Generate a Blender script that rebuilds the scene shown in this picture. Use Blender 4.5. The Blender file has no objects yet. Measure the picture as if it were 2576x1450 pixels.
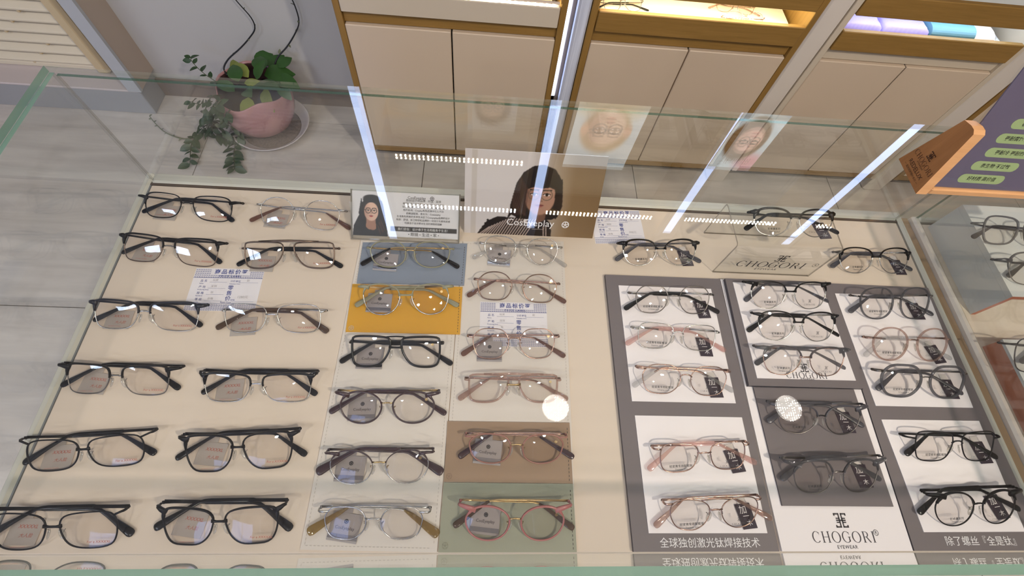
import bpy, math, random
import numpy as np
from mathutils import Matrix, Vector, Euler

random.seed(7)
SC = bpy.context.scene
COL = SC.collection
PI = math.pi

# ---------------------------------------------------------------- camera, world, exposure
cd = bpy.data.cameras.new('camera')
cam = bpy.data.objects.new('camera', cd)
COL.objects.link(cam)
cam.location = (0, 0, 1.365)
cam.rotation_euler = (0.471117118, -0.0811766434, 0.000778446483)
cd.sensor_fit = 'HORIZONTAL'
cd.sensor_width = 36.0
cd.lens = 1167.68965 / 2576 * 36.0
cd.clip_start = 0.01
SC.camera = cam

SC.view_settings.view_transform = 'Standard'
SC.view_settings.look = 'None'
SC.view_settings.exposure = 0.20
SC.view_settings.gamma = 1.0
SC.view_settings.use_curve_mapping = False
try:
    SC.cycles.max_bounces = 8
    SC.cycles.transparent_max_bounces = 40
    SC.cycles.glossy_bounces = 5
    SC.cycles.diffuse_bounces = 4
    SC.cycles.transmission_bounces = 4
    SC.cycles.caustics_reflective = False
    SC.cycles.caustics_refractive = False
    SC.cycles.sample_clamp_indirect = 6.0
    SC.cycles.use_denoising = True
    SC.cycles.use_adaptive_sampling = True
    SC.cycles.adaptive_threshold = 0.03
except Exception:
    pass

W = bpy.data.worlds.new('World')
SC.world = W
W.use_nodes = True
bg = W.node_tree.nodes['Background']
bg.inputs[0].default_value = (0.95, 0.95, 1.0, 1)
bg.inputs[1].default_value = 0.10

CEIL = 2.8

def area(name, loc, size, power, col, rot=(0, 0, 0), sizey=None):
    l = bpy.data.lights.new(name, 'AREA')
    l.energy = power
    l.color = col
    l.shape = 'RECTANGLE'
    l.size = size
    l.size_y = sizey or size
    o = bpy.data.objects.new(name, l)
    o.location = loc
    o.rotation_euler = rot
    COL.objects.link(o)
    return o

def spot(name, loc, target, power, col, angle=70, r=0.045):
    l = bpy.data.lights.new(name, 'SPOT')
    l.energy = power
    l.color = col
    l.spot_size = math.radians(angle)
    l.spot_blend = 0.6
    l.shadow_soft_size = r
    o = bpy.data.objects.new(name, l)
    o.location = loc
    d = Vector(target) - Vector(loc)
    o.rotation_euler = d.to_track_quat('-Z', 'Y').to_euler()
    COL.objects.link(o)
    return o

# downlights of the ceiling (their housings are built further down)
DOWN = [(0.39, 0.50), (1.57, 0.52), (1.25, -0.75), (-0.85, -0.95), (0.38, 2.1)]
PANELS = [(-2.3, -1.1)]
spot('downlight_beam', (1.25, -0.75, CEIL - 0.03), (0.75, 0.50, 0.7), 112, (1.0, 0.87, 0.73), 86)
spot('downlight_beam', (-0.85, -0.95, CEIL - 0.03), (-0.50, 0.35, 0.7), 32, (1.0, 0.91, 0.80), 76)
DOWN2 = [(0.15, -1.15), (0.85, -1.55), (-0.55, -1.75), (1.75, -1.35), (0.45, -2.1)]
for (x_, y_) in DOWN2:
    spot('downlight_beam', (x_, y_, CEIL - 0.03), (x_*.8, y_*.55+.1, 0.5), 19 if x_ > 1 else 17, (1.0, 0.94, 0.86), 130, .05)
area('panel_light_beam', (PANELS[0][0], PANELS[0][1], CEIL - 0.04), 0.9, 21, (0.84, 0.88, 1.0), sizey=0.3)

# ---------------------------------------------------------------- mesh helpers
class MB:
    def __init__(s):
        s.v = []; s.f = []; s.m = []; s.cur = 0; s.sm = []
    def add(s, vs, fs, smooth=False):
        b = len(s.v)
        s.v.extend([tuple(p) for p in vs])
        for f in fs:
            s.f.append(tuple(i + b for i in f)); s.m.append(s.cur); s.sm.append(smooth)
        return s
    def box(s, x0, x1, y0, y1, z0, z1, bev=0.0):
        if bev <= 0:
            v = [(x0,y0,z0),(x1,y0,z0),(x1,y1,z0),(x0,y1,z0),(x0,y0,z1),(x1,y0,z1),(x1,y1,z1),(x0,y1,z1)]
            f = [(3,2,1,0),(4,5,6,7),(0,1,5,4),(1,2,6,5),(2,3,7,6),(3,0,4,7)]
            return s.add(v, f)
        b = min(bev, (x1-x0)*.45, (y1-y0)*.45, (z1-z0)*.45)
        def ring(i, z):
            return [(x0+i, y0+i, z), (x1-i, y0+i, z), (x1-i, y1-i, z), (x0+i, y1-i, z)]
        # octagonal side profile: chamfer the 4 top, 4 bottom and 4 vertical edges
        def r8(ins, z):
            c = b
            return [(x0+c,y0+ins,z),(x1-c,y0+ins,z),(x1-ins,y0+c,z),(x1-ins,y1-c,z),(x1-c,y1-ins,z),(x0+c,y1-ins,z),(x0+ins,y1-c,z),(x0+ins,y0+c,z)]
        R = [r8(b, z0), r8(0, z0+b), r8(0, z1-b), r8(b, z1)]
        # inset rings collapse corners a little
        v = [p for r in R for p in r]
        f = [tuple(range(7, -1, -1)), tuple(range(24, 32))]
        for k in range(3):
            for i in range(8):
                j = (i + 1) % 8
                f.append((k*8+i, k*8+j, k*8+8+j, k*8+8+i))
        return s.add(v, f)
    def prism(s, pts, z0, z1):
        n = len(pts)
        v = [(p[0], p[1], z0) for p in pts] + [(p[0], p[1], z1) for p in pts]
        f = [tuple(range(n-1, -1, -1)), tuple(range(n, 2*n))]
        f += [(i, (i+1) % n, n+(i+1) % n, n+i) for i in range(n)]
        return s.add(v, f)
    def tube(s, pts, r, closed=False, seg=6, ups=None):
        P = [Vector(p) for p in pts]; n = len(P)
        rr = r if isinstance(r, (list, tuple)) else [r]*n
        v = []; prev = None
        for i in range(n):
            if closed: t = P[(i+1) % n] - P[i-1]
            else: t = P[min(i+1, n-1)] - P[max(i-1, 0)]
            t = t.normalized() if t.length > 1e-9 else Vector((1, 0, 0))
            u = prev if prev is not None else (Vector((0, 0, 1)) if abs(t.z) < .9 else Vector((1, 0, 0)))
            u = (u - t * u.dot(t)); u = u.normalized() if u.length > 1e-6 else t.orthogonal().normalized()
            prev = u; w = t.cross(u)
            for k in range(seg):
                a = 2*PI*k/seg
                v.append(P[i] + (u*math.cos(a) + w*math.sin(a))*rr[i])
        f = []
        for i in range(n if closed else n-1):
            a = i*seg; b = ((i+1) % n)*seg
            for k in range(seg):
                f.append((a+k, a+(k+1) % seg, b+(k+1) % seg, b+k))
        if not closed:
            f.append(tuple(range(seg-1, -1, -1))); f.append(tuple((n-1)*seg+k for k in range(seg)))
        return s.add(v, f, True)
    def sweep(s, pts, ws, ts, closed=False, nrm=(0, 0, 1), soft=True):
        """flat bar: ws across (in the plane square to nrm), ts along nrm; octagonal section"""
        P = [Vector(p) for p in pts]; n = len(P); N = Vector(nrm).normalized()
        if not isinstance(ws, (list, tuple)): ws = [ws]*n
        if not isinstance(ts, (list, tuple)): ts = [ts]*n
        c = .42
        sec = [(1, c), (c, 1), (-c, 1), (-1, c), (-1, -c), (-c, -1), (c, -1), (1, -c)]
        sec = [(x if abs(x) == 1 else x*1.5, y if abs(y) == 1 else y*1.2) for x, y in sec]
        v = []
        for i in range(n):
            if closed: t = P[(i+1) % n] - P[i-1]
            else: t = P[min(i+1, n-1)] - P[max(i-1, 0)]
            t.normalize(); sd = t.cross(N)
            sd = sd.normalized() if sd.length > 1e-6 else Vector((0, 1, 0))
            nn = sd.cross(t).normalized()
            for a, b in sec:
                v.append(P[i] + sd*(a*ws[i]/2) + nn*(b*ts[i]/2))
        f = []
        for i in range(n if closed else n-1):
            a = i*8; b = ((i+1) % n)*8
            for k in range(8):
                f.append((a+k, a+(k+1) % 8, b+(k+1) % 8, b+k))
        if not closed:
            f.append(tuple(range(7, -1, -1))); f.append(tuple((n-1)*8+k for k in range(8)))
        return s.add(v, f, soft)
    def ell(s, c, r, M=None, nu=10, nv=6):
        v = [Vector((0, 0, -r[2]))]
        for j in range(1, nv):
            ph = PI*j/nv - PI/2
            for i in range(nu):
                th = 2*PI*i/nu
                v.append(Vector((r[0]*math.cos(ph)*math.cos(th), r[1]*math.cos(ph)*math.sin(th), r[2]*math.sin(ph))))
        v.append(Vector((0, 0, r[2])))
        if M is not None: v = [M @ p for p in v]
        v = [p + Vector(c) for p in v]
        f = [(0, 1+(i+1) % nu, 1+i) for i in range(nu)]
        for j in range(nv-2):
            for i in range(nu):
                a = 1+j*nu+i; b = 1+j*nu+(i+1) % nu
                f.append((a, b, b+nu, a+nu))
        l = len(v)-1; a = 1+(nv-2)*nu
        f += [(a+i, a+(i+1) % nu, l) for i in range(nu)]
        return s.add(v, f, True)
    def lathe(s, prof, c=(0, 0, 0), n=32, fn=None, cap=True):
        v = []; m = len(prof)
        for r, z in prof:
            for i in range(n):
                a = 2*PI*i/n
                x, y, zz = r*math.cos(a), r*math.sin(a), z
                if fn: x, y, zz = fn(x, y, zz, a)
                v.append((c[0]+x, c[1]+y, c[2]+zz))
        f = [(j*n+i, j*n+(i+1) % n, (j+1)*n+(i+1) % n, (j+1)*n+i) for j in range(m-1) for i in range(n)]
        if cap:
            f.append(tuple(range(n-1, -1, -1)))
            f.append(tuple((m-1)*n+i for i in range(n)))
        return s.add(v, f, True)
    def disc(s, c, r, n=20, z=None):
        v = [(c[0]+r*math.cos(2*PI*i/n), c[1]+r*math.sin(2*PI*i/n), c[2]) for i in range(n)]
        return s.add(v, [tuple(range(n))])
    def ring2(s, c, ro, ri, n=24, a0=0, a1=2*PI, sx=1, sy=1, rix=None, riy=None):
        v = []; full = abs(a1-a0-2*PI) < 1e-6; k = n if full else n+1
        for i in range(k):
            a = a0+(a1-a0)*i/n
            v.append((c[0]+ro*sx*math.cos(a), c[1]+ro*sy*math.sin(a), c[2]))
            v.append((c[0]+(rix if rix is not None else ri*sx)*math.cos(a), c[1]+(riy if riy is not None else ri*sy)*math.sin(a), c[2]))
        f = []
        for i in range(n if full else n):
            j = (i+1) % k
            f.append((2*i, 2*j, 2*j+1, 2*i+1))
        return s.add(v, f)
    def xform(s, M, start=0):
        for i in range(start, len(s.v)):
            s.v[i] = tuple(M @ Vector(s.v[i]))
        return s
    def mesh(s, name, mats, autosmooth=True):
        me = bpy.data.meshes.new(name)
        me.from_pydata([tuple(p) for p in s.v], [], s.f)
        for m in (mats if isinstance(mats, (list, tuple)) else [mats]): me.materials.append(m)
        me.polygons.foreach_set('material_index', s.m)
        me.polygons.foreach_set('use_smooth', s.sm)
        me.update()
        return me
    def build(s, name, mats, parent=None):
        return link(name, s.mesh(name, mats), parent)

def link(name, me, parent=None, M=None):
    o = bpy.data.objects.new(name, me)
    COL.objects.link(o)
    if parent is not None: o.parent = parent
    if M is not None: o.matrix_local = M
    return o

def empty(name, loc=(0, 0, 0), rz=0.0):
    o = bpy.data.objects.new(name, None)
    o.location = loc; o.rotation_euler = (0, 0, rz); o.empty_display_size = 0.02
    COL.objects.link(o)
    return o

def tag(o, label=None, cat=None, group=None, kind=None):
    if label: o['label'] = label
    if cat: o['category'] = cat
    if group: o['group'] = group
    if kind: o['kind'] = kind
    return o

def thing(name, label, cat, loc=(0, 0, 0), rz=0.0, group=None):
    return tag(empty(name, loc, rz), label, cat, group)

# ---------------------------------------------------------------- materials
def lin(c):
    return tuple((x/12.92 if x <= .04045 else ((x+.055)/1.055)**2.4) for x in c)

def rgb(r, g, b):
    return lin((r/255, g/255, b/255)) + (1,)

def newmat(name):
    m = bpy.data.materials.new(name); m.use_nodes = True
    nt = m.node_tree
    return m, nt, nt.nodes['Principled BSDF']

def plain(name, c, rough=.5, metal=0.0, spec=.5, coat=0.0, noise=0.0, nscale=60, bump=0.0, bscale=900, emit=None, es=0):
    m, nt, b = newmat(name)
    b.inputs['Base Color'].default_value = c
    b.inputs['Roughness'].default_value = rough
    b.inputs['Metallic'].default_value = metal
    b.inputs['Specular IOR Level'].default_value = spec
    if coat: b.inputs['Coat Weight'].default_value = coat; b.inputs['Coat Roughness'].default_value = .05
    if emit: b.inputs['Emission Color'].default_value = emit; b.inputs['Emission Strength'].default_value = es
    if noise or bump:
        tc = nt.nodes.new('ShaderNodeTexCoord')
    if noise:
        n = nt.nodes.new('ShaderNodeTexNoise'); n.inputs['Scale'].default_value = nscale; n.inputs['Detail'].default_value = 4
        nt.links.new(tc.outputs['Object'], n.inputs['Vector'])
        mx = nt.nodes.new('ShaderNodeMix'); mx.data_type = 'RGBA'
        mx.inputs[6].default_value = tuple(x*(1-noise) for x in c[:3]) + (1,)
        mx.inputs[7].default_value = tuple(min(1, x*(1+noise)) for x in c[:3]) + (1,)
        nt.links.new(n.outputs['Fac'], mx.inputs[0]); nt.links.new(mx.outputs[2], b.inputs['Base Color'])
    if bump:
        n2 = nt.nodes.new('ShaderNodeTexNoise'); n2.inputs['Scale'].default_value = bscale
        nt.links.new(tc.outputs['Object'], n2.inputs['Vector'])
        bp = nt.nodes.new('ShaderNodeBump'); bp.inputs['Strength'].default_value = bump; bp.inputs['Distance'].default_value = .0005
        nt.links.new(n2.outputs['Fac'], bp.inputs['Height']); nt.links.new(bp.outputs['Normal'], b.inputs['Normal'])
    return m

def emis(name, c, s):
    m = bpy.data.materials.new(name); m.use_nodes = True
    nt = m.node_tree; nt.nodes.clear()
    e = nt.nodes.new('ShaderNodeEmission'); o = nt.nodes.new('ShaderNodeOutputMaterial')
    e.inputs[0].default_value = c; e.inputs[1].default_value = s
    nt.links.new(e.outputs[0], o.inputs[0])
    return m

def glassy(name, tint=(1, 1, 1, 1), f0=.04, rcol=(1, 1, 1, 1), rough=0.0, body=None, bodyfac=0.0, edge=0.96):
    """clear sheet: transparent body with a Fresnel (Schlick) mirror reflection; optional coloured body"""
    m = bpy.data.materials.new(name); m.use_nodes = True
    nt = m.node_tree; nt.nodes.clear(); N = nt.nodes.new
    out = N('ShaderNodeOutputMaterial'); mix = N('ShaderNodeMixShader')
    tr = N('ShaderNodeBsdfTransparent'); tr.inputs[0].default_value = tint
    gl = N('ShaderNodeBsdfGlossy'); gl.inputs['Color'].default_value = rcol; gl.inputs['Roughness'].default_value = rough
    g = N('ShaderNodeNewGeometry'); d = N('ShaderNodeVectorMath'); d.operation = 'DOT_PRODUCT'
    nt.links.new(g.outputs['Incoming'], d.inputs[0]); nt.links.new(g.outputs['Normal'], d.inputs[1])
    ab = N('ShaderNodeMath'); ab.operation = 'ABSOLUTE'; nt.links.new(d.outputs['Value'], ab.inputs[0])
    om = N('ShaderNodeMath'); om.operation = 'SUBTRACT'; om.inputs[0].default_value = 1.0; nt.links.new(ab.outputs[0], om.inputs[1])
    pw = N('ShaderNodeMath'); pw.operation = 'POWER'; pw.inputs[1].default_value = 5.0; nt.links.new(om.outputs[0], pw.inputs[0])
    ma = N('ShaderNodeMath'); ma.operation = 'MULTIPLY_ADD'; ma.inputs[1].default_value = edge; ma.inputs[2].default_value = f0
    nt.links.new(pw.outputs[0], ma.inputs[0]); nt.links.new(ma.outputs[0], mix.inputs[0])
    first = tr.outputs[0]
    if body is not None:
        df = N('ShaderNodeBsdfDiffuse'); df.inputs[0].default_value = body
        m2 = N('ShaderNodeMixShader'); m2.inputs[0].default_value = bodyfac
        nt.links.new(tr.outputs[0], m2.inputs[1]); nt.links.new(df.outputs[0], m2.inputs[2]); first = m2.outputs[0]
    nt.links.new(first, mix.inputs[1]); nt.links.new(gl.outputs[0], mix.inputs[2])
    nt.links.new(mix.outputs[0], out.inputs[0])
    return m

def wood(name, c1, c2, scale=(2, 2, 40), rough=.45, axis='X'):
    m, nt, b = newmat(name)
    N = nt.nodes.new
    tc = N('ShaderNodeTexCoord'); mp = N('ShaderNodeMapping')
    mp.inputs['Scale'].default_value = scale
    nt.links.new(tc.outputs['Object'], mp.inputs[0])
    n = N('ShaderNodeTexNoise'); n.inputs['Scale'].default_value = 3; n.inputs['Detail'].default_value = 8; n.inputs['Roughness'].default_value = .65
    nt.links.new(mp.outputs[0], n.inputs['Vector'])
    r = N('ShaderNodeValToRGB'); r.color_ramp.elements[0].position = .3; r.color_ramp.elements[1].position = .72
    r.color_ramp.elements[0].color = c1; r.color_ramp.elements[1].color = c2
    nt.links.new(n.outputs['Fac'], r.inputs[0]); nt.links.new(r.outputs[0], b.inputs['Base Color'])
    b.inputs['Roughness'].default_value = rough
    return m

def tilemat():
    m, nt, b = newmat('pale_streaked_tile')
    N = nt.nodes.new
    tc = N('ShaderNodeTexCoord'); mp = N('ShaderNodeMapping'); mp.inputs['Scale'].default_value = (1.1, 9, 1)
    oi = N('ShaderNodeObjectInfo')
    ad = N('ShaderNodeVectorMath'); ad.operation = 'ADD'
    sc = N('ShaderNodeVectorMath'); sc.operation = 'SCALE'; sc.inputs['Scale'].default_value = 1.0
    nt.links.new(tc.outputs['Object'], ad.inputs[0]); nt.links.new(oi.outputs['Location'], sc.inputs[0]); nt.links.new(sc.outputs[0], ad.inputs[1])
    nt.links.new(ad.outputs[0], mp.inputs[0])
    n = N('ShaderNodeTexNoise'); n.inputs['Scale'].default_value = 1.6; n.inputs['Detail'].default_value = 7; n.inputs['Roughness'].default_value = .6
    n.inputs['Distortion'].default_value = .4
    nt.links.new(mp.outputs[0], n.inputs['Vector'])
    n2 = N('ShaderNodeTexNoise'); n2.inputs['Scale'].default_value = 7; n2.inputs['Detail'].default_value = 5
    nt.links.new(ad.outputs[0], n2.inputs['Vector'])
    r = N('ShaderNodeValToRGB')
    r.color_ramp.elements[0].position = .3; r.color_ramp.elements[0].color = rgb(188, 181, 175)
    r.color_ramp.elements[1].position = .62; r.color_ramp.elements[1].color = rgb(216, 209, 202)
    nt.links.new(n.outputs['Fac'], r.inputs[0])
    r2 = N('ShaderNodeValToRGB'); r2.color_ramp.elements[0].position = .28; r2.color_ramp.elements[0].color = (.72, .71, .70, 1)
    r2.color_ramp.elements[1].position = .45; r2.color_ramp.elements[1].color = (1, 1, 1, 1)
    nt.links.new(n2.outputs['Fac'], r2.inputs[0])
    mx = N('ShaderNodeMix'); mx.data_type = 'RGBA'; mx.blend_type = 'MULTIPLY'; mx.inputs[0].default_value = .55
    nt.links.new(r.outputs[0], mx.inputs[6]); nt.links.new(r2.outputs[0], mx.inputs[7])
    nt.links.new(mx.outputs[2], b.inputs['Base Color'])
    b.inputs['Roughness'].default_value = .22
    b.inputs['Specular IOR Level'].default_value = .45
    return m

M = {}
M['tile'] = tilemat()
M['grout'] = plain('grout', rgb(70, 62, 56), .95)
M['wall'] = plain('wall_paint', rgb(192, 192, 191), .7, noise=.03, nscale=3)
M['wall_warm'] = plain('wall_side_paint', rgb(186, 172, 160), .7, noise=.03, nscale=4)
M['ceil'] = plain('ceiling_paint', rgb(225, 222, 216), .85)
M['skirt'] = plain('skirting_dark', rgb(128, 114, 104), .5)
M['white_trim'] = plain('white_trim', rgb(180, 184, 190), .45)
M['cream'] = plain('cream_plastic', rgb(222, 212, 190), .45)
M['cream_dark'] = plain('cream_frame', rgb(205, 186, 150), .45)
M['dark'] = plain('dark_gap', rgb(28, 22, 20), .8)
M['door'] = plain('door_laminate', rgb(208, 190, 169), .45, noise=.015, nscale=8)
M['door_white'] = plain('tray_front_white', rgb(206, 194, 176), .45)
M['oak'] = wood('oak_veneer', rgb(134, 102, 48), rgb(156, 120, 62), (2, 2, 45))
M['oak_v'] = wood('oak_veneer_upright', rgb(134, 102, 48), rgb(156, 120, 62), (40, 40, 2))
M['beech'] = wood('beech_block', rgb(150, 98, 52), rgb(176, 120, 68), (30, 30, 3), .4)
M['beech_light'] = wood('beech_light', rgb(205, 150, 98), rgb(222, 170, 118), (3, 30, 30), .4)
M['post'] = plain('post_grey', rgb(216, 208, 200), .45)
M['plinth'] = plain('plinth_paint', rgb(158, 160, 164), .35)
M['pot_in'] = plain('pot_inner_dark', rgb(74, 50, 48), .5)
M['silver_post'] = wood('brushed_silver_post', rgb(184, 192, 214), rgb(232, 238, 255), (60, 60, 1.5), .35)
M['shelf_in'] = plain('shelf_interior', rgb(232, 222, 196), .6)
M['shelf_in_w'] = plain('shelf_interior_white', rgb(226, 232, 236), .6)
M['tray'] = plain('tray_leatherette', rgb(216, 199, 181), .75, noise=.012, nscale=12, bump=.12, bscale=2500)
M['tray_gap_shade'] = plain('tray_gap_shade', rgb(84, 70, 58), .8)
M['groove'] = plain('grey_blue_groove', rgb(122, 124, 124), .5)
M['rim'] = plain('case_rim_aluminium', rgb(206, 202, 190), .35, metal=.15)
M['rim_w'] = plain('case_rim_white', rgb(228, 216, 206), .4)
M['case'] = plain('case_body', rgb(206, 200, 190), .5)
M['case_brown'] = plain('case_gap_board', rgb(150, 122, 92), .6)
M['mat'] = plain('white_leather_mat', rgb(214, 204, 194), .6, bump=.2, bscale=1500)
M['stitch'] = plain('grey_thread', rgb(186, 176, 166), .8)
M['brown_mark'] = plain('taupe_emboss', rgb(126, 102, 80), .5)
M['green_mark'] = plain('sage_emboss', rgb(128, 128, 108), .5)
M['stitch_d'] = plain('dark_thread', rgb(60, 52, 46), .8)
M['blue_mat'] = plain('slate_blue_leather', rgb(130, 138, 152), .5, bump=.15, bscale=1600)
M['yellow_mat'] = plain('mustard_leather', rgb(208, 152, 34), .5, bump=.15, bscale=1600)
M['brown_mat'] = plain('taupe_leather', rgb(150, 124, 100), .45, bump=.15, bscale=1600)
M['green_mat'] = plain('sage_leather', rgb(150, 150, 130), .45, bump=.15, bscale=1600)
M['board'] = plain('charcoal_board', rgb(112, 103, 104), .5)
M['board_edge'] = plain('board_dark_edge', rgb(62, 56, 64), .5)
M['panel'] = plain('white_board', rgb(240, 232, 232), .5)
M['print_dark'] = plain('print_dark', rgb(58, 52, 58), .6)
M['print_black'] = plain('print_black', rgb(16, 16, 20), .6)
M['print_white'] = plain('print_white', rgb(240, 236, 236), .6)
M['print_red'] = plain('print_red', rgb(176, 96, 78), .6)
M['print_blue'] = plain('print_blue', rgb(72, 84, 146), .6)
M['print_grey'] = plain('print_pencil', rgb(176, 170, 172), .7)
M['burn'] = plain('burnt_print', rgb(62, 34, 18), .7)
M['paper'] = plain('paper_card', rgb(228, 222, 224), .7)
M['glass'] = glassy('glass_pane', (.985, .995, .99, 1), .042)
M['glass_edge'] = glassy('glass_edge_green', (.50, .74, .66, 1), .06, body=rgb(132, 168, 152), bodyfac=.62, rough=.1)
M['glass_edge_thin'] = glassy('glass_edge_pale', (.93, .95, .92, 1), .08, body=rgb(200, 200, 180), bodyfac=.10)
M['glass_top_edge'] = glassy('glass_edge_dark_green', (.40, .55, .48, 1), .05, body=rgb(74, 104, 90), bodyfac=.6)
M['glass_line'] = glassy('glass_upright_edge', (.80, .80, .77, 1), .10, body=rgb(150, 146, 136), bodyfac=.22)
M['acrylic'] = glassy('clear_acrylic', (.975, .98, .975, 1), .045)
M['acrylic_edge'] = glassy('acrylic_edge', (.62, .60, .56, 1), .08, body=rgb(176, 168, 156), bodyfac=.45)
M['lens'] = glassy('demo_lens', (.975, .962, .950, 1), .022, rcol=(.78, .86, 1.0, 1), edge=.5)
M['silicone'] = glassy('clear_silicone', (.86, .85, .82, 1), .06, body=rgb(215, 210, 205), bodyfac=.18, rough=.08)
M['leafy'] = plain('leaf_dark', rgb(44, 70, 40), .4, noise=.35, nscale=40)
M['leaf_y'] = plain('leaf_yellow_green', rgb(128, 140, 62), .4, noise=.15, nscale=40)
M['leaf_b'] = plain('leaf_big_green', rgb(46, 84, 34), .35, noise=.25, nscale=30)
M['stem'] = plain('stem_green', rgb(70, 78, 50), .6)
M['vine'] = plain('vine_black', rgb(26, 28, 34), .5)
M['withered'] = plain('withered_stem', rgb(112, 118, 92), .6)
M['pot'] = plain('pink_glaze', rgb(184, 136, 136), .25, coat=.5, noise=.10, nscale=18)
M['soil'] = plain('soil', rgb(44, 36, 28), .95, noise=.4, nscale=120)
M['saucer'] = plain('saucer_white', rgb(214, 208, 208), .3)
M['gravel'] = plain('saucer_grit', rgb(120, 108, 100), .95, noise=.5, nscale=160)
M['purple'] = plain('lilac_cloth', rgb(166, 152, 214), .8)
M['teal'] = plain('teal_case', rgb(96, 140, 156), .7)
M['peach'] = plain('peach_case', rgb(240, 216, 204), .7)
M['orange'] = plain('orange_edge', rgb(190, 104, 70), .5, noise=.12, nscale=40)
M['riser'] = plain('riser_white', rgb(216, 214, 212), .4)

def metal(name, c, r=.25):
    return plain(name, c, r, metal=1.0)
M['silver'] = metal('silver_metal', rgb(186, 184, 180), .22)
M['dsilver'] = metal('dark_silver_metal', rgb(120, 114, 110), .28)
M['gold'] = metal('gold_metal', rgb(196, 168, 120), .25)
M['rose'] = metal('rose_gold_metal', rgb(184, 152, 138), .22)
M['bronze'] = metal('bronze_metal', rgb(104, 88, 78), .3)
M['copper'] = metal('copper_brown_metal', rgb(138, 112, 98), .25)
M['black'] = plain('black_acetate', rgb(7, 6, 8), .2, spec=.3)
M['navy'] = plain('navy_black_metal', rgb(20, 22, 34), .3, spec=.35)
M['mblack'] = plain('matt_black_metal', rgb(13, 11, 13), .32, spec=.18)
M['plum'] = plain('dark_plum_enamel', rgb(52, 28, 34), .28, coat=.3)
M['pinken'] = plain('dusty_pink_enamel', rgb(168, 102, 98), .32, coat=.2)
M['roseen'] = plain('rose_brown_enamel', rgb(146, 98, 84), .32, coat=.2)
M['olive'] = plain('olive_grey_enamel', rgb(140, 136, 110), .35, coat=.2)
M['greyen'] = plain('graphite_enamel', rgb(66, 64, 70), .3, coat=.2)

def clear(name, tint, body, fac):
    return glassy(name, tint, .05, body=body, bodyfac=fac, rough=.05)
M['c_clear'] = clear('clear_grey_acetate', (.90, .90, .90, 1), rgb(200, 198, 196), .12)
M['c_brown'] = clear('clear_brown_acetate', (.62, .46, .40, 1), rgb(120, 84, 70), .5)
M['c_pink'] = clear('clear_pink_acetate', (.93, .82, .79, 1), rgb(224, 180, 172), .16)
M['c_rose'] = clear('clear_rose_acetate', (.84, .74, .70, 1), rgb(178, 146, 132), .28)
M['c_amber'] = clear('clear_amber_acetate', (.78, .68, .42, 1), rgb(150, 120, 60), .4)
M['c_grey'] = clear('smoky_grey_acetate', (.50, .50, .52, 1), rgb(96, 94, 98), .38)
M['c_horn'] = clear('horn_brown_acetate', (.42, .32, .24, 1), rgb(84, 62, 44), .7)
M['tagA'] = plain('grey_tag_card', rgb(176, 166, 158), .5)
M['tagB'] = plain('silver_tag_card', rgb(178, 170, 168), .3, metal=.35)
M['tagBs'] = metal('tag_foil_strip', rgb(196, 192, 196), .18)
M['tagC'] = plain('black_tag_film', rgb(52, 40, 52), .25, coat=.3)
M['foil'] = plain('white_tape', rgb(220, 214, 210), .35)

# ---------------------------------------------------------------- lettering
_tc = {}
def text_mesh(body, size, mat, shear=0.0, space=1.0, align='CENTER', sx=1.0, bold=0.0, vertical=False):
    key = (body, round(size, 6), mat, shear, space, align, sx, bold, vertical)
    if key in _tc: return _tc[key]
    c = bpy.data.curves.new('lettering', 'FONT')
    c.body = body; c.size = size; c.shear = shear; c.space_character = space
    c.align_x = align; c.align_y = 'CENTER'; c.resolution_u = 2; c.offset = bold*size
    c.space_line = .95
    o = bpy.data.objects.new('tmp', c); COL.objects.link(o)
    dg = bpy.context.evaluated_depsgraph_get()
    me = bpy.data.meshes.new_from_object(o.evaluated_get(dg))
    bpy.data.objects.remove(o); bpy.data.curves.remove(c)
    me.name = 'lettering'
    if sx != 1.0:
        me.transform(Matrix.Diagonal((sx, 1, 1, 1)))
    me.materials.clear(); me.materials.append(M[mat])
    _tc[key] = me
    return me

def text(parent, body, size, M4, mat, name='lettering', **k):
    return link(name, text_mesh(body, size, mat, **k), parent, M4)

def T3(x, y, z=0, rz=0): return Matrix.Translation((x, y, z)) @ Matrix.Rotation(rz, 4, 'Z')

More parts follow.
